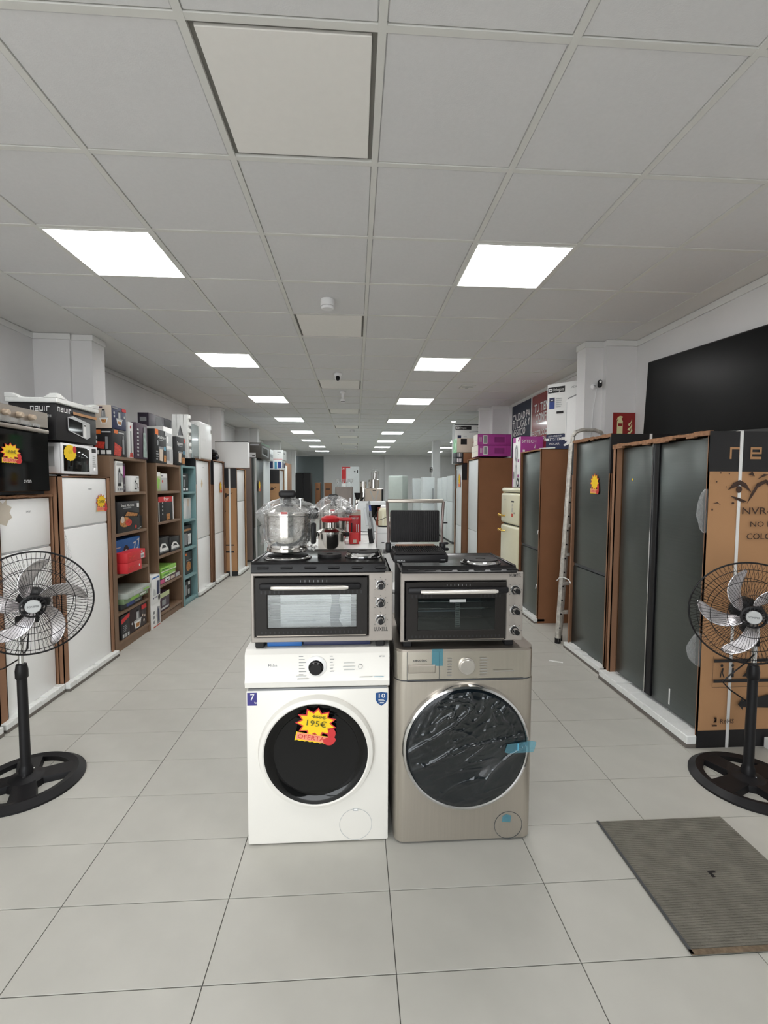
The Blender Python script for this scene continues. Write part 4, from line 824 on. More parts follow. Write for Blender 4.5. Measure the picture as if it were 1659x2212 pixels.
for k in range(3):
    cab(f'white refrigerator of the far right row beyond the annex corner, {("nearest", "middle", "farthest")[k]}', 2.36, 11.6 + .72 * k, .68, .6, 1.70 - .02 * k, WHTC, -PI / 2, 1.05)
fs = cab('white refrigerator with a red and white energy label, standing in the middle of the back', -.144, 12, .46, .5, 1.925, WHTC, 0, None)
prints(fs, 'energy_label', (-.22, 0, 1.45), (.44, 0, 0), (0, 0, .47), [('r', 0, .1, .26, 1, RED), ('r', .0, .93, .5, 1, RED), ('t', 'A+', .04, .86, .035, WPR, .08), ('p', [(0, -.2), (.22, -.15), (.24, .1), (0, .1)], PAPER), ('e', .76, .74, .02, .02, INK), ('r', .9, .66, .95, .82, INK)])
es = MB().box(-.045, .045, -.006, 0, -.08, .08, INK).done('exit_sign', None, (2.40, 14.745, 1.94), label='small dark hanging sign beside the right-hand wall column', category='sign')
prints(es, 'sign_print', (-.045, -.006, -.08), (.09, 0, 0), (0, 0, .16), [('e', .5, .74, .012, .015, WPR), ('p', [(.35, .2), (.5, .6), (.65, .2)], WPR)])
MB().box(-.006, .006, -.004, 0, .08, .09, GREY).box(.045, .056, -.004, .0, -.02, .02, GREY).done('bracket', es)
# ------------------------------------------------------------------ the middle row behind the washers
def base_unit(label, x0, x1, y0, y1, H_, name, mat=None):
    r = thing(name, label, 'appliance', ((x0 + x1) / 2, y0, 0)); wd = x1 - x0; dp = y1 - y0
    MB().box(-wd / 2, wd / 2, .02, dp, .03, H_ - .02, mat or WHT, .006, 1).done('body', r)
    MB().box(-wd / 2 - .002, wd / 2 + .002, 0, dp, H_ - .02, H_, mat or WHT, .006, 2).done('worktop', r)
    MB().box(-wd / 2 + .01, wd / 2 - .01, 0, .02, .06, H_ - .03, mat or WHT, .006, 2).done('door', r)
    for sx in (-1, 1):
        MB().cyl((sx * (wd / 2 - .05), .06, 0), .02, .03, BLK, 12).cyl((sx * (wd / 2 - .05), dp - .06, 0), .02, .03, BLK, 12).done('foot', r)
    return r
base_unit('white low refrigerator hidden behind the left oven, carrying the steel pots', -.46, .118, 2.47, 3.08, 1.115, 'low_refrigerator')
base_unit('white low appliance behind the grill, carrying the white carton and the cream canister', .122, .70, 2.70, 3.3, .86, 'low_appliance')
base_unit('white dishwasher behind the red cartons, carrying the white microwave', -.1, .5, 5.9, 6.5, .86, 'dishwasher')
tb_ = thing('work_table', 'steel work table with catering machines in the middle of the shop', 'table', (.05, 7.2, 0))
MB().box(-.55, .55, 0, 1.1, .86, .9, INOXL, .004, 1).done('table_top', tb_)
for sx in (-.5, .5):
    for sy in (.06, 1.04): MB().box(sx - .02, sx + .02, sy - .02, sy + .02, 0, .86, INOXL).done('leg', tb_)
# big pressure cooker wrapped in plastic on the left oven
def cooker(label, x, y, z, R, Hh, hang=1, hd=0.0):
    r = thing('pressure_cooker', label, 'pot', (x, y, z), hd)
    MB().lathe([(0, 0), (R * .86, 0), (R * .9, .004), (R * .9, .016), (R * .86, .02), (R * .86, .03)], STEEL, seg=40).done('base', r)
    MB().lathe([(R * .86, .03), (R * .97, .045), (R, .07), (R, Hh), (R * 1.04, Hh + .004), (R * 1.04, Hh + .012), (R * .98, Hh + .014)], STEEL, seg=48).done('pot_body', r)
    MB().lathe([(R * 1.02, Hh + .012), (R * 1.02, Hh + .02), (R * .8, Hh + .034), (R * .4, Hh + .05), (R * .16, Hh + .056), (0, Hh + .056)], STEEL, seg=40).done('lid', r)
    k = MB().lathe([(0, Hh + .05), (R * .2, Hh + .05), (R * .16, Hh + .07), (R * .14, Hh + .078)], BLK, seg=24)
    k.box(-R * .38, R * .38, -R * .16, R * .16, Hh + .076, Hh + .108, BLK, .012, 3)
    k.done('lid_knob', r)
    h = MB().box(R * .95, R * 1.35, -.018, .018, Hh - .012, Hh + .034, BLK, .01, 3)
    if hang: h.box(R * 1.02, R * 1.25, -.02, .02, .03, Hh - .03, BLK, .008, 2)
    h.done('handle', r)
    MB().lathe([(0, Hh + .03), (.006, Hh + .03), (.006, Hh + .066), (.012, Hh + .068), (.012, Hh + .074), (0, Hh + .076)], CHROME, (R * .62, -R * .3, 0), 14).done('valve', r)
    MB().box(-.014, .014, -R * 1.06, -R * .98, Hh + .012, Hh + .022, RED, .003, 1).done('lock_button', r)
    return r
PX, PY, PZ = -.29, 1.99, 1.195
pc = cooker('large polished pressure cooker wrapped in clear plastic on the left oven', PX, PY, PZ, .096, .150)
def wrap(R, Hh, top, flare, seed, low, ytop=.02):
    def fn(u, v):
        a = 2 * PI * u
        if v < .4:
            t = v / .4; rad = ytop + (R * flare - ytop) * t ** .85; z = top - (top - Hh - .0) * t ** 1.25
        else:
            t = (v - .4) / .6; rad = R * (flare - (flare - 1.08) * min(1, t * 2.5) + .08 * t); z = Hh - (Hh - low) * t
        n_ = noise.noise((math.cos(a) * 2.2, math.sin(a) * 2.2, v * 3 + seed)); n2 = noise.noise((math.cos(a) * 7, math.sin(a) * 7, v * 5 + seed))
        rad = max(rad * (1 + .13 * n_) + .011 * n2, .014 if v < .2 else R * 1.045)
        return (rad * math.cos(a), rad * math.sin(a), z + .02 * n_ * v + .004 * n2)
    return fn
MB().grid(72, 40, wrap(.096, .165, .224, 1.42, 2.0, .03), FILM, wrap=True).done('plastic_wrap', pc, sharp=70)
MB().grid(10, 10, lambda u, v: (.07 + .05 * u + .02 * noise.noise((u * 5, v * 5, 9)), -.08 + .16 * v, .008 + .018 * abs(noise.noise((u * 6, v * 6, 4)))), FILM).done('wrap_tail', pc, sharp=70)
pc2 = cooker('second steel pressure cooker under a clear plastic sheet, behind the first one', -.135, 2.78, 1.12, .082, .19, hang=0)
MB().grid(56, 26, wrap(.082, .195, .292, 1.75, 5.0, .15), FILM, wrap=True).done('plastic_wrap', pc2, sharp=70)
sp = thing('saucepan', 'low steel saucepan with black handles in front of the second pressure cooker', 'pot', (-.135, 2.57, 1.12))
MB().lathe([(0, 0), (.07, 0), (.074, .01), (.074, .09), (.079, .093), (.079, .10), (.074, .101), (.06, .112), (.02, .118), (0, .118)], STEEL, seg=40).done('pot_body', sp)
MB().box(.076, .10, -.02, .02, .07, .095, BLK, .006, 2).box(-.10, -.076, -.02, .02, .07, .095, BLK, .006, 2).done('handle', sp)
rp = thing('red_pan', 'bright red shallow pan lying on the lid of the low steel saucepan', 'pan', (-.14, 2.57, 1.2385))
MB().lathe([(0, 0), (.03, 0), (.028, .03), (0, .032)], STEEL, seg=28).done('foot_ring', rp)
MB().lathe([(0, .03), (.045, .032), (.05, .042), (.05, .056), (.03, .066), (0, .068)], M('bright_red_box', (196, 26, 34), .4), seg=36).done('pan_body', rp)
MB().box(.045, .12, -.02, .008, .038, .056, M('bright_red_box', (196, 26, 34), .4), .006, 2).done('handle', rp)
rd = M('bright_red_box', (196, 26, 34), .4)
carton('knife_carton', 'tall bright red carton with knife picture behind the second pressure cooker', 'carton', -.045, .032, 2.92, 2.98, 1.117, 1.315, rd, {'-y': [('r', 0, .84, 1, 1, BEIGE), ('t', 'CHEF SET', .2, .72, .011, WPR, .05), ('r', .62, .3, .68, .55, WPR), ('r', .76, .3, .82, .55, WPR), ('r', .62, .1, .8, .28, FOODR), ('r', .2, .3, .3, .6, INK)]})
carton('knife_carton', 'small bright red carton with a white tag lying in front of the tall red one', 'carton', -.04, .018, 2.80, 2.86, 1.117, 1.185, RED, {'-y': [('r', .4, .1, .75, .4, BEIGE)]})
tb2 = thing('folding_stool', 'folded grey and white step stool leaning in the middle row', 'stool', (.105, 2.86, 1.117))
tb2.rotation_euler = (0, -.13, 0)
MB().box(-.012, .0, -.02, .02, 0, .25, LGREY, .004, 1).box(.004, .016, -.03, .03, .02, .262, GREY, .004, 1).done('side_frame', tb2)
MB().box(-.03, -.012, -.015, .015, .11, .22, WHTC, .003, 1).done('step', tb2)
MB().box(-.022, .006, -.022, .022, 0, .09, BLK, .004, 1).done('rubber_foot', tb2)
MB().box(.003, .017, -.031, -.029, .2, .235, BLUEM).done('blue_label', tb2)
carton('white_carton', 'white carton with bar codes behind the contact grill, below the cream canister', 'carton', .135, .36, 2.92, 3.14, .861, 1.205, WPR, {'-y': bars(.08, .52, .3, .6, INK, 9, 2) + bars(.4, .52, .62, .6, INK, 8, 3) + lines(.3, .68, .6, .9, 5, LGREY) + [('r', .12, .72, .2, .735, INK), ('r', 0, .9, 1, .905, LGREY)]})
ja = thing('canister', 'cream ribbed canister with a white cap on the white carton', 'canister', (.178, 2.98, 1.206))
MB().lathe([(0, .008), (.034, .008), (.034, .10), (.028, .115), (.018, .122)], CREAM, seg=28).done('jar_body', ja)
MB().lathe([(.018, .118), (.019, .132), (.012, .14), (0, .141)], WHT, seg=20).done('cap', ja)
MB().lathe([(0, 0), (.036, 0), (.036, .009), (0, .009)], BLK, seg=28).done('base', ja)
MB().tube([(-.036, -.01, .04), (-.01, -.037, .052), (.02, -.034, .066), (.036, -.008, .07)], .0016, BLK, 6).done('cord', ja)
pj = thing('copper_pot', 'small reddish copper pot beside the cream canister', 'pot', (.118 + .04, 3.08, 1.206))
MB().lathe([(0, 0), (.022, 0), (.026, .02), (.02, .05), (.012, .1), (.014, .12), (0, .122)], M('dull_copper', (150, 84, 66), .35, .5), seg=20).done('pot_body', pj)
MB().tube([(-.02, 0, .02), (-.035, 0, .05), (-.015, 0, .09)], .005, BLK, 6).done('handle', pj)
m2 = thing('microwave', 'white microwave with a wide dark window in the middle of the shop', 'microwave', (.21, 5.95, .862))
MB().box(-.185, .185, .012, .34, .01, .39, WHTC, .012, 2).done('body', m2)
MB().box(-.185, .185, 0, .014, .01, .39, WHTC, .01, 2).done('door', m2)
MB().box(-.04, .155, -.003, .004, .19, .35, DGLASS, .008, 1).done('window', m2)
for sx in (-.14, .14): MB().cyl((sx, .05, 0), .015, .012, BLK, 12).cyl((sx, .29, 0), .015, .012, BLK, 12).done('foot', m2)
ju = thing('juice_machine', 'steel drinks machine with a clear dome and pale front panel on the work table', 'machine', (.295, 7.5, .9))
MB().box(-.15, .15, 0, .4, 0, .51, STEEL, .01, 2).done('body', ju)
prints(ju, 'front_panel', (-.148, 0, .1), (.296, 0, 0), (0, 0, .41), [('r', .02, .02, .92, .98, BEIGE), ('p', [(.25, .9), (.32, .9), (.52, .5), (.7, .9), (.77, .9), (.53, .38)], LGREY), ('r', .42, .9, .6, .93, INK)])
MB().box(.12, .152, -.004, .3, .02, .5, BLK).done('side_panel', ju)
MB().lathe([(.09, .51), (.09, .65), (.07, .66), (0, .66)], STEEL, (0, .2, 0), 32).done('drum', ju)
MB().lathe([(.065, .66), (.065, .78), (.05, .82), (0, .83)], CLEAR, (.02, .2, 0), 28).done('dome', ju)
MB().lathe([(0, .66), (.03, .66), (.035, .70), (.025, .76), (.03, .79), (0, .8)], STEEL, (.02, .2, 0), 20).done('filter', ju)
MB().lathe([(.055, .3), (.055, .62), (0, .63)], STEEL, (-.17, .25, 0), 24).box(-.225, -.115, .2, .3, 0, .3, BLK, .01, 1).done('side_tank', ju)
st = thing('steel_cabinet', 'brushed steel catering cabinet on the left of the work table', 'cabinet', (-.19, 7.45, .9))
DST = M('dull_steel_sheet', (136, 128, 122), .5, .6)
MB().box(-.14, .14, 0, .45, 0, .535, DST, .006, 1).done('body', st)
MB().box(-.125, .125, -.01, 0, .03, .50, DST, .004, 1).done('door', st)
MB().tube([(.1, -.012, .2), (.1, -.035, .2), (.1, -.035, .36), (.1, -.012, .36)], .006, CHROME, 8).done('handle', st)
gr = thing('coffee_grinder', 'steel and black coffee grinder between the steel cabinet and the drinks machine', 'grinder', (.03, 7.42, .9))
MB().box(-.055, .055, -.06, .08, 0, .06, BLK, .01, 2).box(-.05, .05, .0, .08, .06, .34, STEEL, .02, 3).done('body', gr)
MB().lathe([(.03, .34), (.055, .42), (.055, .44), (0, .44)], BLK, (0, .03, 0), 24).done('hopper', gr)
MB().tube([(-.03, -.02, .26), (.03, -.09, .3), (.1, -.12, .37)], .012, BLK, 8).done('handle', gr)
for k in range(4):
    gs = MB().lathe([(0, 0), (.03, 0), (.006, .006), (.005, .05), (.03, .075), (.034, .13), (.03, .13), (.026, .08), (0, .056)], CLEAR, seg=18)
    gs.done('wine_glass', None, (-.30 + .075 * (k % 4), 7.62 + .12 * (k % 2), 1.436), label=f'clear stemmed glass on the steel catering cabinet, {("leftmost", "second from left", "third from left", "rightmost")[k]} of four', category='glass', group='stemmed glasses on the steel cabinet')

# ------------------------------------------------------------------ front pair: washers, ovens, grill
RXm = Matrix.Rotation(PI / 2, 4, 'X')
wl = thing('washing_machine', 'white front-loading washing machine with a sun-shaped price card on its black door', 'washing machine', (-.1525, 1.842, 0))
w2 = .2885
MB().box(-w2 + .002, w2 - .002, .012, .52, .015, .80, WASHW, .008, 2).done('body', wl)
MB().box(-w2 + .002, w2 - .002, -.004, .014, .006, .652, WASHW, .006, 2).done('front_panel', wl)
p_ = MB()
prof = [(.012, .655), (-.012, .668), (-.016, .69), (-.010, .705), (-.006, .80), (.012, .816), (.05, .818), (.52, .818), (.52, .655)]
p_.raw([(-w2, y, z) for y, z in prof] + [(w2, y, z) for y, z in prof], [tuple(range(9)), tuple(reversed(range(9, 18)))] + [(i, (i + 1) % 9, 9 + (i + 1) % 9, 9 + i) for i in range(9)], WASHW)
p_.done('control_panel', wl, sharp=25)
MB().box(-w2 + .01, w2 - .01, -.002, .01, .650, .658, GREY).done('shadow_gap', wl)
Tk = Matrix.Translation((-.006, -.007, .750)) @ RXm
MB().lathe([(.042, 0), (.042, .006), (.036, .014), (.03, .016)], WHT, seg=36, T=Tk).lathe([(.0, .016), (.027, .016), (.03, .016)], BLKG, seg=36, T=Tk).lathe([(.0265, .016), (.0265, .03), (.022, .034), (0, .034)], BLKG, seg=36, T=Tk).done('program_knob', wl)
prints(wl, 'panel_print', (-w2, -.0085, .69), (2 * w2, 0, 0), (0, .004, .115), [('e', .158, .58, .009, .009, GREY), ('e', .158, .58, .0075, .0075, WASHW), ('t', 'Midea', .16, .54, .011, GREY, .035)] +
       [('r', .37 + .0 * k, .86 - .105 * k, .40 + .01 * (k % 3), .88 - .105 * k, GREY) for k in range(7)] + [('r', .585, .86 - .105 * k, .605 + .008 * (k % 2), .88 - .105 * k, GREY) for k in range(6)] +
       [('r', .68, .62, .755, .64, LGREY), ('r', .675, .5, .76, .52, LGREY), ('r', .68, .38, .755, .40, LGREY), ('e', .795, .5, .009, .009, GREY), ('e', .795, .5, .0078, .0078, WASHW), ('t', 'MF100', .93, .82, .007, GREY, .02), ('r', .79, .12, .88, .14, GREY), ('r', .89, .12, .96, .14, LBLUE), ('r', .36, .1, .44, .12, GREY), ('r', .35, .2, .42, .22, LGREY)])
Td = Matrix.Translation((-.006, -.004, .399)) @ RXm
MB().lathe([(.232, 0), (.234, .012), (.226, .03), (.212, .036), (.207, .032)], WASHW, seg=72, T=Td).done('door_ring', wl)
MB().lathe([(.208, .032), (.200, .030), (.178, .026), (.170, .018), (.10, .012), (0, .011)], DGLASS, seg=72, T=Td).done('door_glass', wl)
MB().lathe([(.067, 0), (.067, .0012), (.0655, .0012), (.0655, 0)], LGREY, seg=40, T=Matrix.Translation((.152, -.0042, .078)) @ RXm).done('filter_cover', wl)
MB().box(.142, .162, -.0062, -.004, .136, .146, LGREY).box(.145, .159, -.0064, -.006, .139, .145, WHT).done('filter_latch', wl)
prints(wl, 'capacity_label', (-w2 + .007, -.004, .592), (.038, 0, 0), (0, 0, .053), [('r', 0, 0, 1, 1, M('violet_label', (58, 52, 128), .4)), ('t', '7', .32, .42, .026, WPR), ('t', 'kg', .74, .18, .007, WPR)])
prints(wl, 'warranty_label', (.233, -.004, .578), (.048, 0, 0), (0, 0, .058), [('p', [(0, .94), (.5, 1), (1, .94), (1, .45), (.85, .2), (.5, 0), (.15, .2), (0, .45)], M('deep_blue_label', (24, 74, 130), .4)), ('t', '10', .27, .58, .018, WPR, .026), ('r', .24, .44, .7, .49, WPR), ('r', .24, .34, .8, .4, WPR), ('r', .36, .2, .7, .27, WPR)])
sticker(wl, (-.095, -.037, .458), (.168, 0, 0), (0, 0, .145), '195€', -.16, old='250€')
for sx in (-.22, .22): MB().cyl((sx, .06, 0), .02, .016, BLK, 12).cyl((sx, .46, 0), .02, .016, BLK, 12).done('foot', wl)
wr = thing('washing_machine', 'silver front-loading washing machine with film on its big dark door', 'washing machine', (.4445, 1.812, 0))
w3 = .289
def rounded(x, d, r, n=6):
    """plan outline with rounded front corners"""
    pts = [(-x, d), (-x, r)]
    pts += [(-x + r - r * math.cos(a), r - r * math.sin(a)) for a in [PI / 2 * k / n for k in range(1, n + 1)]]
    pts += [(x - r + r * math.sin(a), r - r * math.cos(a)) for a in [PI / 2 * k / n for k in range(0, n + 1)]]
    return pts + [(x, d)]
MB().prism(rounded(w3, .54, .045), .012, .688, WASHS).done('body', wr)
MB().prism(rounded(w3 - .002, .54, .045), .693, .808, M('washer_panel_steel', (192, 186, 175), .24, .85, var=.03, scale=3, stretch=(30, 30, 1))).done('control_panel', wr)
MB().prism(rounded(w3 - .006, .53, .045), .686, .695, GAP).done('shadow_gap', wr)
MB().prism(rounded(w3 - .004, .54, .045), .808, .818, INOXL).done('worktop', wr)
prints(wr, 'panel_lines', (-w3, 0, .693), (2 * w3, 0, 0), (0, 0, .115), [('r', .31, 0, .313, 1, GAP), ('r', .085, 0, .088, 1, GAP), ('t', 'cecotec', .13, .66, .012, GAP, .055)] +
       [('r', .37, .14 + .1 * k, .40, .155 + .1 * k, GREY) for k in range(7)] + [('r', .6, .14 + .1 * k, .65, .155 + .1 * k, GREY) for k in range(7)] + [('r', .7, .28, .84, .3, GREY)])
MB().box(-w3 + .053, -w3 + .165, -.004, 0, .722, .756, INOXL, .003, 1).box(-w3 + .056, -w3 + .162, -.0045, -.003, .726, .752, WASHS, .001, 1).done('drawer_grip', wr)
Tk = Matrix.Translation((.0035, 0, .748)) @ RXm
MB().lathe([(.033, 0), (.033, .004), (.03, .006), (.03, .016), (.028, .018), (0, .0175)], M('spun_steel_dial', (212, 208, 202), .28, .95, var=.12, scale=7), seg=48, T=Tk).done('program_knob', wr)
Td = Matrix.Translation((.004, 0, .414)) @ RXm
MB().lathe([(.258, 0), (.262, .01), (.258, .022), (.25, .026), (.246, .022)], CHROME, seg=80, T=Td).done('door_ring', wr)
MB().lathe([(.25, .018), (.24, .024), (.21, .026), (.18, .022), (.13, .012), (.12, .006), (0, .005)], M('smoked_door_glass', (10, 17, 22), .06, var=.1, spec=.25), seg=80, T=Td).done('door_glass', wr)
def crinkle(u, v):
    a = 2 * PI * u; r = .24 * v; x, z = r * math.cos(a), r * math.sin(a)
    d = .0275
    def ridge(px, pz, sx, sz, k, seed): return (1 - min(1, abs(noise.noise((px * sx + seed, pz * sz, seed * 1.7))) * 1.6)) ** k
    p, q = x * .94 + z * .34, z * .94 - x * .34                     # folds run up to the right
    d += .018 * ridge(p, q, 2.6, 8, 16, 1.3) * max(0.1, .5 + z * 2.0) + .003 * ridge(p, q, 6, 24, 10, 4.1)
    d += .011 * ridge(x, z, 13, 12, 14, 7.7) * max(0, .1 + z * 4.5) + .0022 * ridge(p, q, 12, 44, 8, 9.2) * max(0, .5 - z * 1.5 - x)
    d += .008 * ridge(x - z * .5, z, 22, 8, 14, 12.3) * max(0, z * 5) + .012 * ridge(x * .8 + z * .6, x * .6 - z * .8, 2.2, 9, 16, 21.5) * max(0, x * 4)
    return (x + .004, -d - .002, z + .414)
MB().grid(230, 84, crinkle, FILM2, wrap=True).done('plastic_film', wr, sharp=80)
prints(wr, 'blue_tape', (.155, -.034, .397), (.13, -.0, 0), (0, 0, .05), [('p', [(0, .1), (.12, 0), (.9, .04), (.95, .3), (1, .9), (.85, 1), (.08, .75)], TAPE), ('r', .4, .2, .44, .8, LBLUE)], .002)
prints(wr, 'blue_tape', (-.139, 0, .75), (.045, 0, 0), (0, 0, .07), [('r', 0, 0, 1, 1, TAPE)], .002)
MB().lathe([(.059, 0), (.059, .0015), (.057, .0015), (.057, 0)], GAP, seg=40, T=Matrix.Translation((.188, 0, .057 + .01)) @ RXm).done('filter_cover', wr)
prints(wr, 'blue_tape', (.16, 0, .08), (.04, 0, 0), (0, 0, .035), [('p', [(0, .1), (.9, 0), (1, .8), (.5, 1), (.1, .8)], TAPE)], .002)
for sx in (-.22, .22): MB().cyl((sx, .07, 0), .02, .014, BLK, 12).cyl((sx, .46, 0), .02, .014, BLK, 12).done('foot', wr)

def mini_oven(label, x, y, z, wd, Hb, dp, dL, dR, wz0, wz1, wx0, wx1, txt, tpos, topH, slots, kz, kx, knobR, hx0, hx1, hz, dz0, dz1, lip):
    """tabletop oven with two hot plates; local origin: front centre of the underside feet"""
    r = thing('tabletop_oven', label, 'oven', (x, y, z)); f_ = .026; h2 = wd / 2; z0_ = f_; z1_ = f_ + Hb
    b = MB()
    b.box(-h2, h2, .002, .012, z0_, dz0, SILV).box(-h2, h2, .002, .012, dz1, z1_, SILV).box(-h2, dL, .002, .012, dz0, dz1, SILV).box(dR, h2, .002, .012, dz0, dz1, SILV)
    b.box(-h2, h2, -.002, .006, z0_, dz0, SILV, .003, 1).box(-h2, h2, -.002, .006, dz1, z1_, SILV, .003, 1).box(-h2, dL, -.0021, .006, z0_, z1_, SILV, .003, 1).box(dR, h2, -.0021, .006, z0_, z1_, SILV, .003, 1)
    b.done('front_frame', r)
    b = MB().box(-h2 + .005, h2 - .005, dp - .006, dp, z0_, z1_, BLK).box(-h2 + .005, -h2 + .011, .012, dp, z0_, z1_, BLK).box(h2 - .011, h2 - .005, .012, dp, z0_, z1_, BLK).box(-h2 + .005, h2 - .005, .012, dp, z0_, z0_ + .006, BLK).box(-h2 + .005, h2 - .005, .012, dp, z1_ - .006, z1_, BLK).box(dR - .01, dR - .004, .012, dp, z0_, z1_, BLK)
    b.done('body', r)
    DK = M('bronze_black_door', (33, 30, 28), .45, spec=.25)
    b = MB()
    b.box(dL + .004, dR - .004, -.012, .01, dz0 + .004, wz0, DK, .003, 1).box(dL + .004, dR - .004, -.012, .01, wz1, dz1 - .004, DK, .003, 1).box(dL + .004, wx0, -.0121, .01, dz0 + .004, dz1 - .004, DK, .003, 1).box(wx1, dR - .004, -.0121, .01, dz0 + .004, dz1 - .004, DK, .003, 1)
    dr = b.done('door', r)
    MB().box(wx0, wx1, -.008, -.005, wz0, wz1, OVG if txt == 'LUXELL' else OVG2).done('window_glass', dr)
    MB().tube([(hx0, -.04, hz), (hx0 + .012, -.042, hz), (hx1 - .012, -.042, hz), (hx1, -.04, hz)], [.006, .0088, .0088, .006], M('satin_handle', (222, 217, 210), .32, .55), 12).box(hx0 - .05, hx1 + .05, -.03, -.01, hz - .012, hz + .014, BLK, .008, 2).done('handle', dr)
    v = MB(); n = 24
    for k in range(n):
        xx = dL + .03 + (dR - dL - .06) * k / (n - 1)
        v.box(xx - .0024, xx + .0024, -.0128, -.0118, dz0 + .017, dz0 + .026, INK)
        if k < 6 or k > 17: v.box(xx - .003, xx + .003, -.0128, -.0118, hz - .03, hz - .018, INK)
        if 8 < k < 16: v.box(xx - .001, xx + .001, -.0128, -.0118, hz + .016, hz + .025, GREY)
    v.done('vent_slot', dr, kind='stuff')
    MB().box(dL + .012, dR - .012, -.014, -.011, dz0 + .007, dz0 + .0105, INOXL).done('trim_strip', dr)
    rk = MB()
    for k in range(11):
        zz = wz0 + .012 + (wz1 - wz0 - .02) * k / 11
        rk.tube([(wx0 - .01, .03, zz), (wx1 + .01, .03, zz)], .0008, CHROME, 5)
    rk.tube([(wx0 - .01, .026, (wz0 + wz1) / 2 + .022), (wx1 + .01, .026, (wz0 + wz1) / 2 + .022)], .0026, CHROME, 6)
    if txt == 'LUXELL': rk.done('wire_rack', r)
    else:
        rk.bm.free(); rk = MB()
        for zz in (wz0 + .03, wz0 + .07, wz1 - .03): rk.tube([(wx0 - .01, .06, zz), (wx1 + .01, .06, zz)], .002, CHROME, 6)
        rk.box(wx0 + .01, wx1 - .12, .1, .25, wz0 + .045, wz0 + .05, GREY)
        rk.done('wire_rack', r)
    for k, kk in enumerate(kz):
        T = Matrix.Translation((kx, -.002, kk)) @ RXm
        MB().lathe([(knobR * 1.25, 0), (knobR * 1.25, .003), (knobR * 1.1, .005), (knobR * 1.0, .005)], CHROME, seg=32, T=T).lathe([(knobR, .005), (knobR * .98, .016), (knobR * .86, .018)], BLK, seg=32, T=T).lathe([(knobR * .86, .017), (knobR * .72, .03), (knobR * .66, .03)], CHROME, seg=32, T=T).lathe([(knobR * .66, .03), (knobR * .6, .042), (0, .042)], BLK, seg=28, T=T).done('knob', r)
    pr = [('t', txt, *tpos)]
    for kk in kz: pr += [('r', (kx + h2 + knobR * 1.7 * c) / wd - .003, (kk - z0_ + knobR * 1.7 * s_) / Hb - .004, (kx + h2 + knobR * 1.7 * c) / wd + .003, (kk - z0_ + knobR * 1.7 * s_) / Hb + .004, GAP) for c, s_ in ((-.75, .75), (0, 1.05), (.75, .75), (1.02, 0), (-.8, -.7), (.7, -.75))]
    prints(r, 'front_print', (-h2, -.0021, z0_), (wd, 0, 0), (0, 0, Hb), pr)
    t = MB(); yb = dp + .01; L_ = lip
    prf = [(-.012, z1_), (-.014, z1_ + .004), (-.006, z1_ + topH - .008), (.006, z1_ + topH), (.02, z1_ + topH - .004), (yb - .02, z1_ + topH - .004), (yb - .006, z1_ + topH), (yb, z1_ + topH - .006), (yb, z1_)]
    n = len(prf)
    t.raw([(-h2 + .004 - L_, a, c) for a, c in prf] + [(h2 - .004 - (0 if L_ else .028), a, c) for a, c in prf], [tuple(range(n)), tuple(reversed(range(n, 2 * n)))] + [(i, (i + 1) % n, n + (i + 1) % n, n + i) for i in range(n)], BLKG)
    for sx in (-1, 1): t.box(sx * (h2 - .006) - .006 - (0 if sx < 0 or L_ else .028), sx * (h2 - .006) + .006 - (0 if sx < 0 or L_ else .028), .006, yb - .006, z1_ + topH - .006, z1_ + topH + .001, BLKG, .004, 2)
    t.done('hob_top', r)
    s = MB()
    for k in range(slots):
        xx = -h2 + .05 + (wd - .1) * k / (slots - 1)
        s.box(xx - .024, xx + .024, -.0135, -.008, z1_ + topH * .42, z1_ + topH * .6, INK, .003, 1).box(xx - .022, xx + .022, -.0128, -.009, z1_ + topH * .36, z1_ + topH * .42, CHROME if txt != 'LUXELL' else BLKG, .002, 1)
    s.done('vent_slot', r, kind='stuff')
    for sx in (-h2 + .03, h2 - .05):
        MB().box(sx - .018, sx + .018, .01, .05, 0, f_, BLK, .003, 1).box(sx - .018, sx + .018, dp - .06, dp - .02, 0, f_, BLK, .003, 1).done('foot', r)
    return r, z1_ + topH
OVG2 = film('dark_oven_window_glass', 0.04, 0.03, tint=(.7, .76, .78))
OVG = film('oven_window_glass', 0.12, 0.03, tint=(.9, .92, .93))
def plate_(parent, x, y, z, R, raised=.0, rim=True):
    b = MB()
    if rim: b.lathe([(R * 1.22, -.003), (R * 1.2, .003), (R * 1.16, .004), (R * 1.1, .002)], BLKG, (x, y, z), 40).lathe([(R * 1.13, 0), (R * 1.1, .005 + raised * .6), (R * 1.04, .009 + raised)], CHROME, (x, y, z), 40)
    b.lathe([(R * 1.03, 0), (R * 1.02, .010 + raised), (R, .013 + raised), (R * .3, .013 + raised), (R * .28, .010 + raised), (0, .010 + raised)], BLKM, (x, y, z), 40)
    return b.done('hot_plate', parent)
HbL = .282
o1, zt1 = mini_oven('silver tabletop oven on the white washing machine, carrying the big pressure cooker', -.134, 1.85, .819, .566, HbL, .36, -.270, .186, .087, .220, -.216, .136, 'LUXELL', (.87, .145, .017, INK, .054), .042, 6, (.256, .184, .114), .233, .0165, -.196, .104, .255, .047, .294, .0)
plate_(o1, -.156, .14, zt1 - .004, .084)
plate_(o1, .02, .165, zt1 - .004, .05, rim=False)
plate_(o1, .165, .165, zt1 - .004, .066, .012)
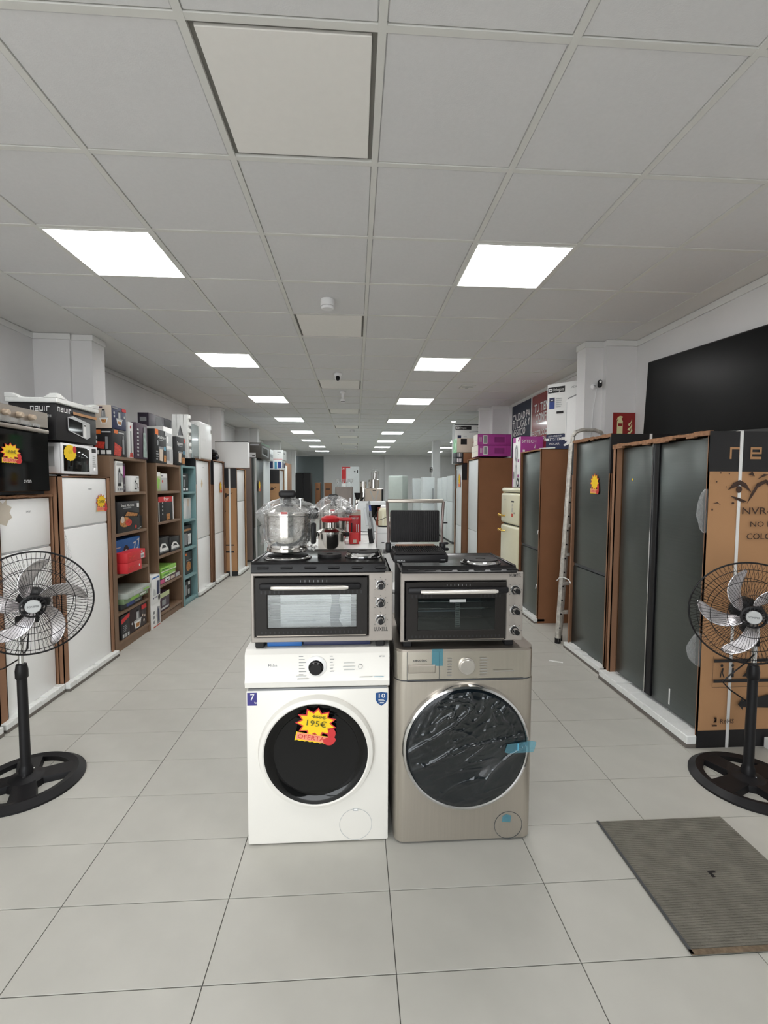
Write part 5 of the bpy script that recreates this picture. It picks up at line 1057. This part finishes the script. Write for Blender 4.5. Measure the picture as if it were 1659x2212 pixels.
ps = carton('window_sheet', 'white sheet behind the glass of the left tabletop oven', 'paper', -.31, -.02, 1.905, 1.91, .852, 1.06, PAPER, {'-y': lines(.04, .04, .6, .2, 4, LGREY) + [('r', .1, .3, .5, .31, LGREY), ('p', [(.72, 0), (.9, 0), (.88, .2), (.83, .32), (.86, .5), (.83, .7), (.86, 1), (.7, 1), (.73, .7), (.7, .45)], M('navy_strip', (46, 62, 78), .3))]}, bev=0)  # flat white sheet behind the window, navy strip drawn towards its right
carton('manual_bag', 'flat bright blue bag lying under the left tabletop oven', 'bag', -.36, -.22, 1.875, 2.05, .8188, .838, BLUE, {}, bev=.003)
carton('manual_bag', 'flat dark navy bag lying under the left tabletop oven, right of a blue one', 'bag', -.215, .06, 1.88, 2.06, .8188, .837, NAVY, {}, bev=.003)
HbR = .281
o2, zt2 = mini_oven('silver tabletop oven on the silver washing machine, carrying the contact grill', .4305, 1.832, .8185, .502, HbR, .34, -.2345, .182, .075, .204, -.181, .133, 'KUMTEL', (.885, .93, .014, INK, .048), .027, 7, (.235, .151, .068), .216, .0158, -.174, .134, .238, .028, .274, .0)
plate_(o2, .10, .10, zt2 - .004, .070, .004)
prints(o2, 'window_label', (.4305 - .4305 - .053, -.0082, .188), (.066, 0, 0), (0, 0, .012), [('r', 0, 0, 1, 1, LGREY)])
ms = MB()
for k in range(16): ms.box(-.022, -.006, .02, .022, .078 + .0078 * k, .083 + .0078 * k, STEEL)
ms.box(-.024, -.0215, .02, .023, .077, .203, STEEL).box(-.0065, -.004, .02, .023, .077, .203, STEEL)
ms.done('perforated_strip', o2)
# contact grill, open, on the right oven
cg = thing('contact_grill', 'open black contact grill with upright ribbed plate on the right tabletop oven', 'grill', (.268, 1.875, zt2 + .8185 + .0018))
b = MB().box(-.115, .113, 0, .2, .004, .038, BLK, .008, 2)
b.done('base', cg)
lp = MB().box(-.108, .106, .006, .185, .036, .048, BLKM, .004, 1)
for k in range(22): lp.box(-.104 + .0095 * k, -.0995 + .0095 * k, .010, .18, .047, .0515, BLKM)
lp.done('lower_plate', cg)
up = MB(); Tt = Matrix.Translation((0, .19, .062)) @ Matrix.Rotation(-.06, 4, 'X')
up.box(-.112, .11, 0, .02, .004, .148, BLKM, .006, 2, T=Tt)
for k in range(25): up.box(-.106 + .0086 * k, -.1022 + .0086 * k, -.004, .001, .01, .142, BLKM, T=Tt)
up.done('upper_plate', cg)
MB().box(-.112, .11, .02, .05, .006, .145, INOXL, .008, 2, T=Tt).done('lid_shell', cg)
for s_ in (-1, 1):
    MB().tube([(s_ * .122, .19, .04), (s_ * .121, .2, .12), (s_ * .126, .205, .21), (s_ * .128, .2, .25)], .0065, M('grill_arm', (112, 98, 94), .35, .5), 10).done('side_arm', cg)
    MB().box(s_ * .122 - .012, s_ * .122 + .012, .165, .21, .02, .065, BLK, .006, 2).done('hinge', cg)
MB().box(-.128, .128, .19, .206, .243, .26, INOXL, .006, 2).done('handle', cg)
MB().box(.125, .15, .18, .2, .055, .066, BLK, .004, 1).box(.125, .15, .17, .19, .03, .042, BLK, .004, 1).box(.128, .145, .19, .2, .15, .156, BLK).done('latch', cg)
MB().box(-.09, .09, .195, .22, .03, .055, M('copper_tray', (170, 130, 108), .35, .6), .004, 1).done('back_plate', cg)
for sx in (-.09, .09): MB().box(sx - .012, sx + .012, .02, .045, 0, .005, BLK).box(sx - .012, sx + .012, .15, .18, 0, .005, BLK).done('foot', cg)
prints(cg, 'brand_mark', (-.10, 0, .01), (.05, 0, 0), (0, 0, .02), [('t', 'TAURUS', 0, .0, .007, LGREY, .033)])
prints(cg, 'control_light', (.08, 0, .015), (.02, 0, 0), (0, 0, .01), [('r', 0, 0, 1, .25, LGREY)])
# ------------------------------------------------------------------ pedestal fans
def pedestal(label, bx, by, hub, az, pole_top, b0, rad, base_rz):
    """black pedestal fan; hub is the centre of the front badge, az its facing direction"""
    r = thing('pedestal_fan', label, 'fan', (bx, by, 0))
    b = MB(); R = .25; n = 72
    def ring(r0, r1, z0_, z1_, zz0, zz1):
        b.lathe([(r0, 0), (r0, z0_), ((r0 + r1) / 2, max(z0_, z1_) + .008), (r1, z1_), (r1, 0)], BLK, seg=n)
    ring(.185, R, .024, .010, 0, 0)
    b.lathe([(0, .05), (.03, .05), (.045, .042), (.085, .03), (.09, 0), (0, 0)], BLK, seg=40)
    for k in range(4):
        a = base_rz + k * PI / 2
        T = Matrix.Rotation(a, 4, 'Z')
        b.raw([(.06, -.05, 0), (.2, -.062, 0), (.2, .062, 0), (.06, .05, 0), (.06, -.045, .034), (.2, -.055, .026), (.2, .055, .026), (.06, .045, .034)], [(4, 5, 6, 7), (0, 1, 5, 4), (1, 2, 6, 5), (2, 3, 7, 6), (3, 0, 4, 7), (3, 2, 1, 0)], BLK, T)
    b.done('base', r, sharp=30)
    for k in range(2): MB().cyl((.035 * math.cos(2.5 * k - 1.2), .035 * math.sin(2.5 * k - 1.2) , .048), .008, .006, CHROME, 10).done('screw', r)
    MB().lathe([(0, .04), (.03, .04), (.03, .075), (.024, .09), (.0225, .1), (.021, .56), (0, .56)], BLK, seg=28).done('lower_pole', r)
    MB().lathe([(.024, .53), (.027, .535), (.027, .57), (.022, .60), (.012, .605)], BLK, seg=28).done('height_collar', r)
    MB().lathe([(0, .55), (.0115, .55), (.0115, pole_top), (0, pole_top)], CHROME, seg=20).done('upper_pole', r)
    d = Vector((math.cos(az), math.sin(az), 0)); h = Vector(hub) - Vector((bx, by, 0))
    u = Vector((-d.y, d.x, 0)).normalized() * 1; upv = Vector((0, 0, 1))
    A = Matrix((( u.x, 0, d.x, h.x), (u.y, 0, d.y, h.y), (0, 1, 0, h.z), (0, 0, 0, 1)))   # local x across, y up, z towards the viewer
    # motor and neck
    MB().lathe([(.0, -.19), (.04, -.185), (.062, -.16), (.068, -.11), (.062, -.07), (.05, -.055), (0, -.055)], BLK, seg=32, T=A).box(-.02, .02, -.10, -.04, -.14, -.09, BLK, .006, 2, T=A).done('motor_housing', r)
    MB().tube([(0, 0, pole_top - .02), (0, 0, pole_top + .02), tuple(h - d * .115 - upv * .07)], .02, BLK, 12).done('neck', r)
    # blades
    bl = MB(); nu, nv = 16, 8
    def blade(uu, vv):
        s_ = .035 + (rad - .035) * uu
        ang = -.72 * uu ** 1.4 + (vv - .5) * (.72 - .26 * uu) * (1 - .25 * uu * uu) * math.sqrt(max(.03, 1 - uu ** 7))
        wv = (vv - .5)
        return (s_ * math.cos(ang), s_ * math.sin(ang), -.045 + .035 * wv * (1 - .3 * uu))
    bl.grid(nu, nv, blade, M('fan_blade_steel', (214, 210, 212), .26, .85, var=.03), T=None)
    m0 = None
    for k in range(5):
        T = A @ Matrix.Rotation(b0 + k * 2 * PI / 5, 4, 'Z')
        if m0 is None:
            o = bl.done('blade', r, sharp=60); m0 = o.data; o.matrix_local = T
            so_ = o.modifiers.new('thickness', 'SOLIDIFY'); so_.thickness = .0016
        else:
            o = link(m0, 'blade', r); o.matrix_local = T
            so_ = o.modifiers.new('thickness', 'SOLIDIFY'); so_.thickness = .0016
    MB().lathe([(0, -.07), (.036, -.07), (.036, -.03), (.02, -.022), (0, -.02)], BLK, seg=28, T=A).done('blade_hub', r)
    # wire guard
    g = MB(); G = .243; wr_ = .0009; N_ = 80
    for k in range(N_):
        a = 2 * PI * k / N_; c, s_ = math.cos(a), math.sin(a)
        g.tube([A @ Vector((c * .046, s_ * .046, -.004)), A @ Vector((c * .13, s_ * .13, -.006)), A @ Vector((c * .2, s_ * .2, -.022)), A @ Vector((c * G, s_ * G, -.07))], wr_, BLK, 4)
        g.tube([A @ Vector((c * .06, s_ * .06, -.125)), A @ Vector((c * .15, s_ * .15, -.122)), A @ Vector((c * G, s_ * G, -.075))], wr_, BLK, 4)
    for rr_, zz, t_ in ((.10, -.004, .0016), (.165, -.013, .0016), (.215, -.036, .0016), (.16, -.122, .0016)):
        g.tube([A @ Vector((rr_ * math.cos(2 * PI * k / 60), rr_ * math.sin(2 * PI * k / 60), zz)) for k in range(60)], t_, BLK, 5, True)
    g.tube([A @ Vector((G * math.cos(2 * PI * k / 72), G * math.sin(2 * PI * k / 72), -.072)) for k in range(72)], .0042, BLK, 8, True)
    g.done('wire_guard', r)
    c_ = MB().lathe([(.045, -.004), (.052, -.004), (.052, .006), (.045, .008), (.045, -.004)], BLK, seg=32, T=A)
    for k in range(16):
        a = 2 * PI * k / 16
        c_.box(.029, .049, -.0022, .0022, .001, .008, BLK, T=A @ Matrix.Rotation(a, 4, 'Z'))
    c_.done('hub_ring', r)
    bd = MB().lathe([(0, .011), (.028, .011), (.031, .008), (.031, 0)], LGREY, seg=36, T=A).done('badge', r)
    U = A.to_3x3() @ Vector((.05, 0, 0)); V = A.to_3x3() @ Vector((0, .02, 0)); O = A @ Vector((-.022, -.006, .011))
    prints(bd, 'badge_lettering', O, U, V, [('t', 'SONIFER', 0, .1, .009, GAP, .044)], .0006)
    return r, A
fL, A = pedestal('black pedestal fan with steel blades on the left side, before the white refrigerators', -1.625, 2.31, (-1.478, 2.19, .915), math.radians(-57), .80, math.radians(115), .215, .5)
MB().tube([(.02, -.02, .72), (.06, -.03, .76), (.04, -.01, .68), (-.02, .02, .62), (-.10, .02, .57), (-.2, .04, .545), (-.34, .06, .54)], .0035, BLK, 6).done('power_cord', fL)
fR, A = pedestal('black pedestal fan with steel blades on the right side, before the tan carton', 1.952, 2.115, (1.838, 2.005, .872), math.radians(-118), .72, math.radians(139), .215, .3)
MB().tube([(-.02, -.02, .66), (-.06, -.02, .62), (-.11, 0, .56), (-.14, .02, .51), (-.1, .02, .47), (-.03, .0, .42)], .0035, BLK, 6).done('power_cord', fR)
# ------------------------------------------------------------------ floor mat, litter, small ceiling devices
mt = thing('door_mat', 'grey ribbed floor mat on the tiles at the right', 'mat', (1.34, 1.60, 0))
MB().box(-.285, .285, -.29, .29, .0005, .007, MATM, .003, 1).done('mat_body', mt)
rb_ = MB()
for k in range(60): rb_.box(-.272, .272, -.282 + .0095 * k, -.2775 + .0095 * k, .0068, .0088, MATM)
rb_.done('rib', mt, kind='stuff')
MB().box(-.0, .03, .0, .008, .0088, .0095, INK).box(.0, .012, -.02, .0, .0088, .0095, INK).done('worn_hole', mt)
MB().box(-.285, .285, -.291, -.275, .006, .0092, M('frayed_mat_edge', (112, 96, 78), .95, var=.3, scale=60)).box(-.285, -.276, -.29, .29, .006, .0092, GAP).done('edge_band', mt)
sc = MB().box(-.055, .055, -.012, .012, 0, .002, PAPER).done('paper_scrap', None, (1.675, 3.71, .0005), -.5, label='small white strip of paper on the tiles beside the dark refrigerators', category='litter')
bk = MB().box(-.012, .012, -.05, .05, 0, .06, WPR, .003, 1).done('skirting_block', None, (2.32, 2.36, 0), label='little white block on the floor behind the right pedestal fan', category='block')
sm = thing('smoke_detector', 'white round smoke detector on the ceiling before the second unlit panel', 'smoke detector', (-.212, 3.58, CH))
TX = Matrix.Rotation(PI, 4, 'X')
MB().lathe([(.05, 0), (.052, .005), (.052, .045), (.048, .05)], WHT2, seg=36, T=TX).done('base', sm)
MB().lathe([(.047, .052), (.047, .064), (.04, .07), (0, .071)], WHT2, seg=36, T=TX).done('cap', sm)
MB().lathe([(.044, .049), (.0445, .053)], INK, seg=36, T=TX).done('smoke_slot', sm)
cd = thing('dome_camera', 'white dome camera with black lens on the ceiling by the third unlit panel', 'camera', (-.224, 5.90, CH))
MB().lathe([(.05, 0), (.052, .01), (.048, .03), (.036, .045)], WHT2, seg=28, T=TX).done('base', cd)
MB().sph((0, -.012, -.06), .04, .04, .04, WHT2, 24, 14).done('ball', cd)
MB().lathe([(.0, .0), (.026, 0), (.026, .03), (0, .034)], BLKG, seg=24, T=Matrix.Translation((0, -.03, -.075)) @ Matrix.Rotation(math.radians(70), 4, 'X')).done('lens', cd)
pi_ = thing('motion_sensor', 'white hanging motion sensor on the ceiling between the third and fourth unlit panels', 'sensor', (-.195, 7.05, CH))
MB().lathe([(.04, 0), (.04, .02), (.022, .03), (.02, .1), (.035, .115), (.04, .15), (.03, .165), (0, .166)], WHT2, seg=24, T=TX).done('body', pi_)
MB().box(-.03, .03, -.042, -.03, -.160, -.150, GAP).done('sensor_slot', pi_)
for k, (x, y) in enumerate(((-.09, 12.0), (.02, 17.2))):
    s2 = thing('smoke_detector', f'tiny white smoke detector far down the ceiling centre line, {"nearer" if k == 0 else "farther"} one', 'smoke detector', (x, y, CH))
    MB().lathe([(.05, 0), (.052, .005), (.052, .045), (.04, .06), (0, .062)], WHT2, seg=24, T=TX).done('base', s2)
va = thing('ceiling_vent', 'small square white vent in the ceiling near the right wall', 'vent', (1.57, 6.55, CH))
MB().box(-.1, .1, -.1, .1, -.012, 0, TBAR, .003, 1).done('frame', va)
MB().box(-.075, .075, -.06, .0, -.015, -.011, LGREY).box(-.02, .02, -.06, .07, -.016, -.011, LGREY).done('grille', va)
for k, (x, y) in enumerate(((2.15, 10.2), (3.05, 14.6))):
    d_ = thing('downlight', f'small round white downlight in the annex ceiling, {"nearer" if k == 0 else "farther"} one', 'ceiling light', (x, y, CH))
    MB().lathe([(.055, 0), (.055, .01), (.04, .014)], WHT2, seg=24, T=TX).done('trim_ring', d_)
    MB().lathe([(.04, .012), (0, .013)], LIT, seg=24, T=TX).done('diffuser', d_)
